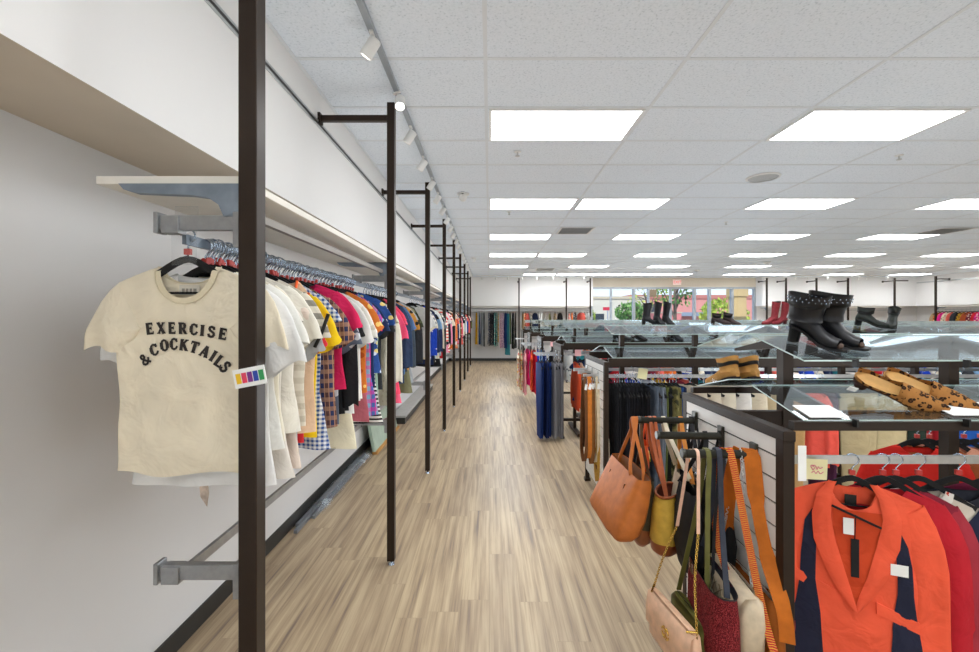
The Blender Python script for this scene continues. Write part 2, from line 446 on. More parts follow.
sprinkler(509, 213, 'small steel sprinkler head behind the second row left light')
sprinkler(899, 157, 'small steel sprinkler head behind the nearest right light panel')
sprinkler(726, 223, 'small steel sprinkler head near the ceiling centre, third row')
def detector(px, py, r, lab):
    D = 1.53 * F / (CY - py)
    t = thing('smoke_detector', lab, 'smoke detector', ((px - CX) * D / F, D, CEIL - .004), 'ceiling detectors')
    MB().lathe([(.001, -.05), (r * .5, -.05), (r * .8, -.035), (r, -.018), (r, 0)], n=20).build('detector_body', 'fixture', t)
    MB().lathe([(r * .35, -.058), (r * .4, -.05), (r * .5, -.048)], n=14).build('detector_vent', 'alu', t)
detector(767, 263, .1, 'white smoke detector above the far window, hanging from the ceiling')
detector(697, 271, .08, 'small white smoke detector on ceiling before the window')
# security dome camera
D = 5.5
t = thing('security_camera', 'white dome security camera on the ceiling beside the track lights', 'camera', ((463 - CX) * D / F, D, CEIL - .004))
MB().lathe([(.045, -.02), (.075, -.015), (.08, 0)], n=20).build('camera_base', 'fixture', t)
MB().ball((0, -.01, -.05), .05, 12).build('camera_ball', 'fixture', t)
MB().lathe([(.001, -.066), (.02, -.064), (.02, -.05)], (0, -.01, 0), 12, 'Y').build('camera_lens', 'black', t)
# a second, farther dome
D = 11.4
t = thing('security_camera', 'far small dome camera on the ceiling near the left posts', 'camera', ((473.5 - CX) * D / F, D, CEIL - .004))
MB().lathe([(.045, -.02), (.075, -.015), (.08, 0)], n=16).build('camera_base', 'fixture', t)
MB().ball((0, -.01, -.05), .055, 10).build('camera_ball', 'fixture', t)

def textmesh(body, size, name, mat, parent, loc, rot, extrude=.001, align='CENTER'):
    cu = bpy.data.curves.new('lettering', 'FONT'); cu.body = body; cu.size = size; cu.extrude = extrude; cu.align_x = align; cu.align_y = 'CENTER'
    tmp = bpy.data.objects.new('lettering', cu); COL.objects.link(tmp)
    dg = bpy.context.evaluated_depsgraph_get(); me = bpy.data.meshes.new_from_object(tmp.evaluated_get(dg))
    bpy.data.objects.remove(tmp); me.materials.clear(); me.materials.append(M[mat] if isinstance(mat, str) else mat)
    o = bpy.data.objects.new(name, me); COL.objects.link(o); o.parent = parent; o.location = loc; o.rotation_euler = rot
    return o
t = thing('exit_sign', 'small exit sign with red letters above the far window', 'sign', ((677 - CX) * 17.1 / F, 17.1, 3.1))
MB().box(-.15, .15, -.03, .03, -.1, .1).build('sign_case', plain('sign face', '#f6d8d2', .5, 0, .02, 5, 0, .3), t, .005)
M['exitred'] = plain('exit red', '#e0392b', .5, 0, .02, 5, 0, .5)
textmesh('EXIT', .15, 'sign_lettering', 'exitred', t, (0, -.033, 0), (PI / 2, 0, 0))

# ------------------------------------------------------------------ storefront window
w1 = MB()
mull = [(px - CX) * 17.28 / F for px in (611, 633.7, 648.4, 670.5, 694.3, 709.3, 731.8)]
w1.box(WX0, WX1, YB - .02, YB + .1, WZ1 - .07, WZ1).box(WX0, WX1, YB - .02, YB + .1, .35, .45)
xs = [WX0 + .03] + mull + [WX1 - .03]
for i, x in enumerate(xs):
    h = .05 if i in (0, 2, 5, 6, 7, 8) else .035
    w1.box(x - h, x + h, YB - .02, YB + .1, .45, WZ1 - .07)
wf = w1.build('window_1', 'alu'); wf['kind'] = 'structure'
for a, b in zip(xs, xs[1:]):
    MB().box(a + .03, b - .03, YB + .035, YB + .045, .45, WZ1 - .07).build('window_pane', 'pane', wf)

# ------------------------------------------------------------------ outside
struct(MB().box(-20, 60, YB + .15, 70, -.25, -.15), 'ground', plain('asphalt', '#8f8f90', .9, 0, .1, 3))
pink = plain('salmon stucco', '#d98f83', .9, 0, .06, 1); tanst = plain('tan stucco', '#c9b79b', .9, 0, .05, 1); paleb = plain('pale block wall', '#d6cbb6', .9, 0, .06, 1)
M['darkglass'] = plain('dark glazing', '#3b4046', .15)
M['tancol'] = plain('tan column stucco', '#d3b27c', .9, 0, .05, 2)
t = thing('shop_building', 'long salmon pink building across the parking lot, right half', 'building', (19, 40, -.15))
MB().box(-6, 12, 0, 8, 0, 3.75).build('wall', pink, t); MB().box(-6.1, 12.1, -.1, 8, 3.6, 3.95).build('parapet', plain('brick red coping', '#c0776b', .9), t)
for x in (-4.6, 3.4, 5.7, 8.8): MB().box(x, x + .8, -.06, .04, 2.3, 3.1).build('window', 'darkglass', t)
MB().box(-6, 0.2, -.9, 0, 2.0, 2.35).build('awning', plain('grey awning', '#8c959f', .7), t)
MB().box(-5.5, -3.5, -.06, .04, 0, 1.6).build('door', 'darkglass', t)
t = thing('wall_building', 'pale beige flat roofed building outside, left part of the window', 'building', (10.2, 38, -.15))
MB().box(-3, 3.4, 0, 6, 0, 3.6).build('wall', paleb, t); MB().box(-3.1, 3.5, -.1, 6, 3.5, 3.72).build('parapet', tanst, t)
MB().box(-1.2, -.2, -.05, .05, 0, 2.2).build('door', 'darkglass', t)
t = thing('garden_wall', 'low pink wall behind the green tree outside the window', 'wall', (13.2, 34, -.15))
MB().box(-1.9, 1.8, 0, .3, 0, 2.2).build('wall', plain('pink wall', '#e0857f', .9), t); MB().box(-1.95, 1.85, -.05, .35, 2.2, 2.3).build('coping', tanst, t)
t = thing('porch_column', 'square tan stucco column standing just outside the window', 'column', (10.9, 18.9, -.15))
MB().box(-.27, .27, 0, .5, 0, 3.0).build('column_shaft', 'tancol', t, .01); MB().box(-.33, .33, -.05, .55, 2.78, 3.3).build('column_head', 'tancol', t, .01)
t = thing('porch_lamp', 'boxy tan lantern hanging outside the middle window pane', 'lamp', (6.95, 18.6, 2.62))
MB().box(-.16, .16, -.12, .12, 0, .3).build('lamp_housing', plain('lamp tan', '#8d7355', .7), t, .02); MB().tube([(0, 0, .3), (0, 0, .9)], .012).build('lamp_rod', 'black', t)
def tree(lab, x, y, trunk, cz, rx, rz, n, leafmats, seed, group='trees outside the window'):
    r = random.Random(seed); t = thing('tree', lab, 'tree', (x, y, -.15), group)
    m = MB(); top = Vector((r.uniform(-.2, .2), 0, cz))
    m.tube(catmull([(0, 0, 0), (r.uniform(-.1, .1), 0, cz * .4), top], 3), [.12, .11, .1, .09, .08, .07, .06], 7)
    for i in range(9):
        a = r.uniform(0, 2 * PI); e = Vector((math.cos(a) * rx * .8, math.sin(a) * rx * .8, cz + r.uniform(-.2, .8) * rz)); s = top * r.uniform(.55, 1)
        m.tube(catmull([s, (s + e) / 2 + Vector((0, 0, .15)), e], 2), [.05, .04, .03, .022, .015], 5)
    m.build('trunk', trunk, t)
    lf = MB()
    for i in range(n):
        u = Vector((r.gauss(0, 1), r.gauss(0, 1), r.gauss(0, 1))).normalized() * r.uniform(.35, 1) ** .5
        c = Vector((u.x * rx, u.y * rx, cz + u.z * rz)); s = r.uniform(.07, .16)
        mt = Euler((r.uniform(0, 6), r.uniform(0, 6), r.uniform(0, 6))).to_matrix(); lf.cur = r.randrange(len(leafmats))
        lf.add([c + mt @ Vector(q) for q in ((-s, 0, 0), (0, s * .5, 0), (s, 0, 0), (0, -s * .5, 0))], [(0, 1, 2, 3)])
    lf.build('foliage', leafmats, t)
bark = plain('bark', '#6b5c50', .95, 0, .2, 20)
yg = [plain('yellow green leaves', '#a9b93c', .7), plain('spring leaves', '#bfc653', .7), plain('mid leaves', '#8ea23a', .7)]
gg = [plain('green leaves', '#5e8a3c', .7), plain('dark leaves', '#45702f', .7), plain('light leaves', '#86ab5b', .7)]
tree('round yellow green tree in front of the salmon building', 14.0, 26, bark, 1.9, 1.35, 1.15, 1500, yg, 3)
tree('small green tree outside, left of the window centre', 8.9, 27.5, bark, 2.2, .95, .65, 700, gg, 4)
tree('tall sparse tree with crooked trunk outside the window', 8.9, 21, bark, 3.3, 1.2, 1.0, 200, gg, 5)
tree('thin leafed tree over the pale building outside', 6.2, 30, bark, 2.0, 1.1, .9, 300, yg, 6)
tree('bare branched tree before the salmon building', 12.1, 33, bark, 3.4, 1.6, 1.0, 160, yg, 8)
def car(lab, x, y, mat):
    t = thing('parked_car', lab, 'car', (x, y, -.15), 'cars in the parking lot')
    def ring(xx, w, z0, z1): return [(xx, -w, z0), (xx, w, z0), (xx, w * .98, z0 + (z1 - z0) * .6), (xx, w * .8, z1), (xx, -w * .8, z1), (xx, -w * .98, z0 + (z1 - z0) * .6)]
    MB().loft([ring(-2.1, .7, .35, .75), ring(-1.9, .82, .28, .9), ring(-.9, .86, .25, .97), ring(.9, .86, .25, .95), ring(1.9, .82, .28, .85), ring(2.15, .7, .35, .7)], True, True, True).build('body', mat, t)
    MB().loft([ring(-1.5, .6, .9, .95), ring(-.9, .72, .9, 1.4), ring(.3, .72, .9, 1.42), ring(1.1, .65, .9, .97)], True, True, True).build('cabin', 'darkglass', t)
    for a in (-1.3, 1.35):
        for b in (-.8, .8): MB().lathe([(.2, -.1), (.32, -.1), (.33, 0), (.32, .1), (.2, .1)], (a, b, .33), 16, 'Y').build('wheel', 'black', t)
car('white car parked under the yellow green tree', 14.2, 28.5, plain('white car paint', '#e4e6e8', .25))
car('dark grey car parked behind the white one, right side', 19.6, 30, plain('grey car paint', '#55585d', .25))
t = thing('road_sign', 'small red sign on a post outside the left panes', 'sign', (7.2, 26.5, -.15))
MB().tube([(0, 0, 0), (0, 0, 2.5)], .03).build('sign_post', 'steel', t); MB().box(-.3, .1, -.05, -.03, 2.3, 2.5).build('sign_plate', plain('red sign', '#d0233c', .6), t)

# ------------------------------------------------------------------ left wall system
PX = -.682; POSTS = [1.25 + 1.775 * i for i in range(9)] + [17.0 - 1.25 + .0]
POSTS = [1.25 + 1.775 * i for i in range(9)]
bayname = lambda i: f'{ORD[i + 1]} bay'
def upright_meshes():
    out = {}
    m = MB().box(-.026, .026, -.026, .026, .03, 3.2); out['tube'] = (m, 'brown', .003)
    m = MB().box(-.5, -.026, -.018, .018, 3.075, 3.115); m.box(-.505, -.485, -.03, .03, 3.06, 3.13); out['top_arm'] = (m, 'brown', .002)
    m = MB().lathe([(.022, 0), (.024, .006), (.01, .012), (.008, .035)], n=14); out['leveling_foot'] = (m, 'chrome', 0)
    # tapered shelf bracket
    m = MB(); prof = [(-.03, 2.095), (-.375, 2.095), (-.36, 2.078), (-.33, 2.069), (-.17, 2.062), (-.12, 2.055), (-.09, 2.035), (-.075, 2.0), (-.03, 2.0)]
    a = [(x, -.012, z) for x, z in prof]; b = [(x, .012, z) for x, z in prof]; m.loft([a, b], True, True, True, False); out['shelf_bracket'] = (m, 'galv', 0)
    for nm, z in (('upper_rail_bracket', 1.983), ('lower_rail_bracket', .985)):
        m = MB().box(-.262, -.04, -.012, .012, z - .02, z + .022).box(-.27, -.258, -.02, .02, z - .03, z + .03).box(-.045, -.026, -.02, .02, z - .07, z + .03)
        m.box(-.25, -.2, -.018, .018, z - .03, z + .02); m.lathe([(.008, 0), (.008, .004)], (-.036, -.024, z), 8, 'Y'); out[nm] = (m, 'bracket', .002)
    m = MB().box(-.075, -.055, 0, 1.775, 2.02, 2.045); out['stretcher_bar'] = (m, 'stretcher', 0)
    return out
up = upright_meshes(); first = None
for i, y in enumerate(POSTS):
    lab = f'tall dark bronze upright post with top arm, {ORD[i + 1]} from the camera'
    if i == 0:
        first = thing('upright_post', lab, 'post', (PX, y, 0), 'upright posts along the left wall')
        for nm, (m, mt, bv) in up.items(): m.build(nm, mt, first, bv)
    else:
        o = first.copy(); COL.objects.link(o); o.location = (PX, y, 0); tag(o, lab, 'post', 'upright posts along the left wall')
        for q in first.children:
            if q.name.startswith('stretcher') and i == 8: continue
            w = q.copy(); COL.objects.link(w); w.parent = o
for i, y in enumerate(POSTS):
    if i == 8: L = 17.0 - y - .05
    else: L = 1.775
    m = MB().box(-1.131, -.71, y - .0, y + L - .004, 2.0965, 2.12)
    o = m.build('wall_shelf', 'offwhite', None, .002); tag(o, f'long off white board shelf over the clothes, {bayname(i)} of the left wall', 'shelf', 'left wall shelves')
    m = MB().box(-.908, -.896, y + .035 if i == 0 else y, y + L, 1.93, 1.96); o = m.build('hang_rail', 'railsteel'); tag(o, f'steel upper hanging rail in the {bayname(i)} of the left wall', 'rail', 'left upper rails')
    m = MB().box(-.9, -.888, y, y + L, .955, .985); o = m.build('hang_rail', 'bracket'); tag(o, f'empty steel lower hanging rail, {bayname(i)} of the left wall', 'rail', 'left lower rails')
# colour chart sticker strip on the first post
t = thing('colour_strip', 'white sticker strip with five colour squares on the nearest post', 'sticker', (PX, 1.25 - .0275, 1.545))
t.rotation_euler = (0, -.19, 0); t.scale = (1.2, 1, 1.2)
MB().box(-.03, .045, -.002, .001, -.022, .022).build('strip_backing', 'paper', t)
for k, c in enumerate(('#f2c21c', '#e23c5b', '#7a2a86', '#2145a8', '#2f9b57')):
    MB().box(-.024 + k * .0135, -.0125 + k * .0135, -.0032, -.0025, -.012, .012).build('colour_square', plain('ink ' + c, c, .6), t)
# clear tag on the near bracket
t = thing('size_divider', 'clear plastic divider tag hanging beside the nearest rail bracket', 'tag', (-.905, 1.30, 1.955))
MB().box(-.035, .035, -.001, .001, .02, .09).box(-.045, .03, -.001, .001, -.085, .02).build('divider_plate', glassmat('frosted tag', (.97, .97, .97, 1), rough=.3), t)

# ------------------------------------------------------------------ track lighting
def head(t):
    MB().box(-.012, .012, -.03, .03, -.012, .0).build('track_adapter', 'fixture', t)
    MB().tube([(0, 0, -.01), (0, 0, -.06)], .008, 6).build('stem', 'fixture', t)
    d = Vector((-.55, .1, -.8)).normalized(); rot = d.to_track_quat('Z', 'Y').to_matrix().to_4x4()
    m = MB().lathe([(.02, -.05), (.038, -.045), (.04, -.03), (.04, .075), (.036, .08), (.034, .072)], n=16, cap1=False).xf(Matrix.Translation((0, 0, -.085)) @ rot); m.build('lamp_can', 'fixture', t)
    m = MB().lathe([(.0005, .066), (.034, .066)], n=16, cap1=False).xf(Matrix.Translation((0, 0, -.085)) @ rot); m.build('bulb', 'bulb', t)
o = MB().box(-.652, -.618, YF, 16.4, CEIL - .03, CEIL - .004).build('light_track', 'alu'); tag(o, 'long white ceiling light track running above the left posts', 'light track')
hd = None; ys = [.6, 1.4, 2.35, 2.97, 3.51, 4.16, 4.79, 5.36] + [5.95 + .6 * k for k in range(17)]
for i, y in enumerate(ys):
    lab = f'white track spotlight over the left wall, {ORD[i + 1]} from the camera end'
    if i < 2: continue
    lab = f'white track spotlight over the left wall, {ORD[i - 1]} from the camera end'
    if hd is None:
        hd = thing('track_spotlight', lab, 'spotlight', (-.635, y, CEIL - .03), 'track spotlights over the left wall'); head(hd); hd.scale = (.85, .85, .85)
    else:
        o = hd.copy(); COL.objects.link(o); o.location = (-.635, y, CEIL - .03); tag(o, lab, 'spotlight', 'track spotlights over the left wall')
        if i == 3: o.rotation_euler = (-.35, 0, 1.45)
        for q in hd.children: w = q.copy(); COL.objects.link(w); w.parent = o
tb = MB().box(-.5, 3.9, 16.1, 16.13, CEIL - .03, CEIL - .004).build('light_track', 'fixture'); tag(tb, 'white ceiling light track in front of the back left wall', 'light track')
tb = MB().box(10.7, 15.6, 16.1, 16.13, CEIL - .03, CEIL - .004).build('light_track', 'fixture'); tag(tb, 'white ceiling light track in front of the back right wall', 'light track')
for side, pxs in (('left', (482, 496, 508, 522, 537, 553, 584)), ('right', (797, 808, 828, 860, 868, 888))):
    for i, px in enumerate(pxs):
        o = hd.copy(); COL.objects.link(o); o.location = ((px - CX) * 16.1 / F, 16.115, CEIL - .03); o.rotation_euler = (0, 0, -PI / 2)
        tag(o, f'tiny white track spotlight at the back {side} wall, {ORD[i + 1]} from the left', 'spotlight', f'track spotlights at the back {side} wall')
        for q in hd.children: w = q.copy(); COL.objects.link(w); w.parent = o

# ------------------------------------------------------------------ back and right wall uprights, shelves, rails
def back_post(x, y, rz, lab):
    o = thing('upright_post', lab, 'post', (x, y, 0), 'upright posts along the far walls', rz)
    for q in first.children:
        if q.name.split('.')[0] in ('stretcher_bar', 'upper_rail_bracket', 'lower_rail_bracket'): continue
        w = q.copy(); COL.objects.link(w); w.parent = o
    return o
BY = 16.32
bp = [(x - CX) * BY / F for x in (519, 566.3, 590.3, 766.8, 786, 816.5, 848, 880)]
names = ['leftmost far post on the back wall, beside the hanging dresses', 'second far post on the back wall, right of the dresses', 'far bronze post just left of the window',
         'far bronze post just right of the window', 'far bronze post behind the red boots', 'far bronze post rising behind the black ankle boots', 'far bronze post right of the black ankle boots', 'far bronze post near the back right corner']
for x, n in zip(bp[:7], names): back_post(x, BY, -PI / 2, n)
q = back_post(15.18, 16.3, -PI / 2, 'thick far bronze post with two arms at the back right corner')
MB().box(-.018, .018, .026, .5, 3.075, 3.115).build('top_arm', 'brown', q)
back_post(16.0, 15.6, PI, 'bronze post of the right wall near the right edge')
def wallbay(x0, x1, n):
    o = MB().box(x0, x1, BY + .03, BY + .45, 2.0965, 2.12).build('wall_shelf', 'offwhite'); tag(o, f'far off white board shelf on the back wall, {n}', 'shelf', 'back wall shelves')
    o = MB().box(x0, x1, BY + .19, BY + .215, 1.98, 2.01).build('hang_rail', 'steel'); tag(o, f'far steel hanging rail on the back wall, {n}', 'rail', 'back wall rails')
wallbay(-.66, bp[0], 'left of its first post'); wallbay(bp[0], bp[1], 'between first and second posts'); wallbay(bp[1], bp[2], 'next to the window')
wallbay(bp[3], bp[4], 'just right of the window'); wallbay(bp[4], bp[5], 'behind the red boots'); wallbay(bp[5], bp[6], 'behind the ankle boots'); wallbay(bp[6], 15.6, 'at the right corner')
o = MB().box(16.03, 16.45, 12.0, 15.55, 2.0965, 2.12).build('wall_shelf', 'offwhite'); tag(o, 'off white board shelf along the right wall', 'shelf')
o = MB().box(16.2, 16.225, 12.0, 15.9, 1.98, 2.01).build('hang_rail', 'steel'); tag(o, 'steel hanging rail with bright tops along the right wall', 'rail')
# ------------------------------------------------------------------ shop racks (gondolas) with slanted glass shoe shelves
GD = .78
RANK = ['nearest rack', 'second rack', 'third rack', 'fourth rack', 'fifth rack', 'sixth rack']
GY = [1.495 + 2.33 * k for k in range(6)]
GX0 = 1.03
GX1 = [3.2, 5.33, 7.46, 10.3, 10.3, 10.3]
M['slat'] = plain('white slat board', '#e9e7e3', .5, 0, .02)
M['darkslat'] = plain('dark olive slat board', '#3c3a2f', .5, 0, .06)
M['groove'] = plain('slat groove', '#3a3633', .7)
racks = []
def rack(k):
    y0 = GY[k]; y1 = y0 + GD; X1 = GX1[k]; ym = y0 + GD / 2
    cat_lab = ['nearest brown framed clothes rack with white slatted end panel and handbag arms', 'second brown framed rack with belts hung on its slatted end',
               'third brown framed rack with blue trousers hung at its aisle end', 'fourth brown framed rack with bright dresses at its aisle end',
               'fifth long brown framed rack with glass shelves, far back', 'sixth and farthest long brown framed rack before the back wall'][k]
    t = thing('display_rack', cat_lab, 'clothes rack', (GX0, y0, 0), 'brown framed display racks')
    L = X1 - GX0
    near = k < 3
    # end panel: frame, backing and white slats
    for q in (0, GD - .042): MB().box(-.02, .02, q, q + .042, .02, 1.32).build('end_post', 'brownflat', t, .002 if near else 0)
    MB().box(-.022, .022, -.003, GD + .003, 1.285, 1.322).build('top_rail', 'brownflat', t, .003 if near else 0)
    m = MB().box(-.012, .012, .042, GD - .042, .13, 1.285); m.cur = 1
    z = .135
    while z < 1.28:
        m.box(-.018, .018, .042, GD - .042, z, min(z + .076, 1.285)); z += .084
    m.build('slatwall_panel', ['groove', 'slat' if k < 2 else 'darkslat'], t)
    # beams
    bt = .03 if k == 0 else .068
    for nm, yy in (('front_beam', .018), ('back_beam', GD - .018)):
        MB().box(.02, L, yy - .015, yy + .015, 1.353 - bt, 1.353).build(nm, 'brownflat', t)
    MB().box(.02, L, GD / 2 - .015, GD / 2 + .015, 1.23, 1.31).build('centre_beam', 'brownflat', t)
    for nm, yy in (('front_hang_rail', .14), ('back_hang_rail', GD - .14)):
        m = MB().box(.02, L, yy - .006, yy + .006, 1.165, 1.195)
        m.build(nm, 'steel', t)
    MB().box(.02, L, GD / 2 - .02, GD / 2 + .02, .16, .2).build('base_rail', 'brownflat', t)
    x = .25; i = 0
    while x < L + .01:
        MB().box(x - .022, x + .022, GD / 2 - .022, GD / 2 + .022, .04, 1.635).build('upright', 'brown', t)
        if k < 4:
            m = MB()
            for s in (-1, 1):
                for zt, zb in ((1.632, 1.553), (1.424, 1.345)):
                    ya, yb = GD / 2 + s * .06, GD / 2 + s * .375
                    yc = GD / 2
                    m.hexa([(x - .008, yc, zt - .05), (x + .008, yc, zt - .05), (x + .008, yb, zb - .012), (x - .008, yb, zb - .012),
                            (x - .008, yc, zt + .004), (x + .008, yc, zt + .004), (x + .008, yb, zb + .0), (x - .008, yb, zb + .0)])
            m.build('shelf_bracket', 'brown', t)
        if i % 2 == 0:
            MB().box(x - .03, x + .03, .02, GD - .02, .02, .06).build('foot', 'brown', t)
        x += .71; i += 1
    for yy in (.02, GD - .02): MB().box(-.03, .03, yy - .03, yy + .03, 0.0, .03).build('foot', 'brown', t)
    MB().box(L - .02, L + .02, 0, GD, .02, 1.32).build('far_end_panel', 'brownflat', t)
    racks.append(t)
    # slanted glass shelves: two tiers, front and back
    step = 2.13
    xa = GX0 + .055; j = 0
    while xa < X1 - .2:
        xb = min(xa + step - .01, X1)
        for tier, z0 in (('lower', 1.356), ('upper', 1.562)):
            for s, nm in ((1, 'front'), (-1, 'back')):
                ya = y0 + .005 if s == 1 else y1 - .005; yb = ya + s * .30
                h = .005; zt = z0 + .0745
                ln = (ya, z0), (yb, zt)
                a, b = (ln[0], ln[1]) if s == 1 else (ln[1], ln[0])
                m = MB(); m.hexa([(xa, a[0], a[1]), (xb, a[0], a[1]), (xb, b[0], b[1]), (xa, b[0], b[1]),
                                  (xa, a[0], a[1] + h), (xb, a[0], a[1] + h), (xb, b[0], b[1] + h), (xa, b[0], b[1] + h)])
                m.m = [0, 0, 1, 1, 1, 1]
                o = m.build('glass_shelf', ['glass', 'glassedge'])
                tag(o, f'slanted glass shelf, {tier} {nm} side of the {RANK[k]}, pane {ORD[j + 1]} from aisle', 'glass shelf', f'slanted glass shelves of the {RANK[k]}')
        xa = xb + .01; j += 1
for k in range(6): rack(k)
# face-out arms of the nearest rack's end panel
ARM = [(2.13, .737, 1.208), (1.89, .736, 1.198), (1.655, .742, 1.192)]
for i, (D, xe, z) in enumerate(ARM):
    a = MB(); y = D - GY[0]
    a.tube([(-.02, y, z), (xe - GX0, y, z + .004)], .0165, 12).lathe([(.0165, 0), (.019, .004), (.019, .012), (.012, .016)], (xe - GX0 - .012, y, z + .004), 12, 'X')
    a.build('faceout_arm', 'blacktube', racks[0])
    MB().box(-.032, -.018, y - .02, y + .02, z - .045, z + .045).build('arm_plate', 'blacktube', racks[0], .003)
# face-out arms on the farther racks
for k, ys in ((1, (.2, .45, .68)), (2, (.16, .45)), (3, (.1, .4, .66)), (4, (.3,))):
    for y in ys:
        m = MB().box(-.36 if k > 1 else -.16, -.02, y - .008, y + .008, 1.16, 1.19); m.box(-.03, -.018, y - .016, y + .016, 1.12, 1.22)
        m.build('faceout_arm', 'steel', racks[k])
# small glass clips on the nearest rack
for x in (1.25, 1.63):
    for z in (1.352, 1.555):
        o = MB().box(-.004, .004, -.014, .006, -.012, .014).build('glass_clip', 'black'); o.location = (x, GY[0] + .004, z)
        o.parent = racks[0]; o.location = (x - GX0, -.006, z)
# sign cards
def card(lab, pts, mat='paper'):
    o = MB(); n = Vector((0, -.0, .003)); p = [Vector(q) for q in pts]
    o.hexa(p + [q + n for q in p]); o = o.build('sign_card', mat); return tag(o, lab, 'card')
def onglass(x, d, z0=1.356): return (x, GY[0] + .005 + d, z0 + .0095 + d * .2483)
card('blank white card lying on the lower glass shelf left of the leopard mules', [onglass(1.11, .005), onglass(1.245, .005), onglass(1.245, .095), onglass(1.11, .095)])
card('blank white card on the lower glass shelf at the right edge', [onglass(1.62, .02), onglass(1.9, .02), onglass(1.9, .12), onglass(1.62, .12)])
# paper notes hung on the rails
def note(lab, x, y, z, w, h, mat, rz=0, ink=None):
    t = thing('paper_note', lab, 'note', (x, y, z), None, 0); t.rotation_euler = (0, rz, 0)
    MB().box(-w / 2, w / 2, -.001, .001, -h / 2, h / 2).build('note_sheet', mat, t)
    if ink:
        m = MB()
        for ps in ink: m.tube(catmull([(px * w / 2, -.003, pz * h / 2) for px, pz in ps], 3), .0012, 4)
        m.build('handwriting', 'pinkink', t)
heart = [(-.5, .1), (-.62, .35), (-.45, .42), (-.4, .25), (-.33, .42), (-.18, .33), (-.38, -.05), (-.5, .1)]
note('pale yellow note with pink handwriting hung on the nearest rack rail', 1.203, 1.60, 1.155, .078, .075, 'note', .05,
     [heart, [(-.1, .3), (0, .0), (.1, .3), (.25, .1), (.5, .25)], [(-.5, -.35), (-.3, -.15), (-.1, -.4), (.1, -.15), (.3, -.4), (.6, -.2)]])
o = MB().box(-.014, .014, -.001, .001, -.06, .06).build('price_tag', 'paper'); o.location = (1.068, 1.486, 1.215); tag(o, 'long white price tag hanging beside the nearest slat panel post', 'tag')
note('pale yellow note clipped over the black trousers, second rack rail', 1.385, GY[1] + .11, 1.205, .085, .095, 'note', .15)
note('pale pink note at the left end of the third rack rail', (578 - CX) * 6.2 / F, 6.2, 1.21, .09, .09, 'pinknote')
note('pale pink note at the left end of the fourth rack', (552.5 - CX) * 8.45 / F, 8.42, 1.2, .09, .09, 'pinknote')
# ------------------------------------------------------------------ clothes
def body_profile(kind, r):
    if kind == 'tee': return dict(ws=.18, w=.195, hem=.205, L=.6, nk=.085, scoop=.075, slv=.165, phi=66, flare=1.0)
    if kind == 'blouse': return dict(ws=.175, w=.19, hem=.225, L=.62, nk=.075, scoop=.08, slv=.19, phi=70, flare=1.05)
    if kind == 'long': return dict(ws=.18, w=.195, hem=.205, L=.62, nk=.07, scoop=.05, slv=.5, phi=86, flare=.68, phi0=48)
    if kind == 'tank': return dict(ws=.15, w=.18, hem=.215, L=.58, nk=.1, scoop=.12, slv=0, phi=0, flare=1)
    if kind == 'shirt': return dict(ws=.18, w=.195, hem=.21, L=.7, nk=.06, scoop=.07, slv=.48, phi=86, flare=.75, phi0=48)
    if kind == 'dress': return dict(ws=.16, w=.175, hem=.25, L=.76, nk=.09, scoop=.1, slv=.12, phi=60, flare=1.1)
    if kind == 'maxi': return dict(ws=.15, w=.17, hem=.24, L=1.35, nk=.09, scoop=.1, slv=0, phi=0, flare=1)

def torso(p, seed, n=32, dep=.016, fold=.014, rows=11, back=.014):
    """returns builder plus front(x,z): y of the front surface. Origin on the rail, z down."""
    r = random.Random(seed); zn = -.09; zs = -.14; ph = [r.uniform(0, 6.28) for _ in range(4)]; fq = [r.uniform(16, 24), r.uniform(30, 44)]
    L = p['L']
    def hw(z):
        if z > zs: return interp([(0, p['nk']), (1, p['ws'])], max(0, (zn - z) / (zn - zs)) ** .85)
        t = (zs - z) / (L + zn - zs - zn)
        return interp([(0, p['ws']), (.25, p['w']), (.5, p['w'] * .97), (1, p['hem'])], t)
    def dp(z):
        t = max(0, min(1, (zn - z) / L)); return interp([(0, .006), (.12, dep), (1, dep * 1.15)], t)
    def fo(x, z):
        t = max(0, (zn - z) / L - .1)
        return fold * (t ** .8) * (math.sin(fq[0] * x + ph[0] + 2.2 * t) + .5 * math.sin(fq[1] * x + ph[1] - 3 * t)) + .003 * math.sin(30 * z + 9 * x + ph[2])
    zsl = [zn - (zn - zs) * q for q in (0, .2, .4, .6, .8, 1)] + [zs - (L - (zn - zs)) * q / rows for q in range(1, rows + 1)]
    rings = []
    for z in zsl:
        ring = []
        for k in range(n):
            a = 2 * PI * k / n; x = hw(z) * math.cos(a); s = math.sin(a)
            zz = z
            if abs(x) < p['nk']:
                lim = zn - (p['scoop'] if s < 0 else back) * math.sqrt(max(0, 1 - (x / p['nk']) ** 2)); zz = min(z, lim)
            if z == zsl[-1]: zz += .006 * math.sin(fq[0] * x + ph[3])
            ring.append((x, dp(zz) * (s if s > 0 else s) + fo(x, zz), zz))
        rings.append(ring)
    def front(x, z):
        q = max(-1, min(1, x / hw(z))); return -dp(z) * math.sqrt(1 - q * q) + fo(x, z)
    return MB().loft(rings), front, hw

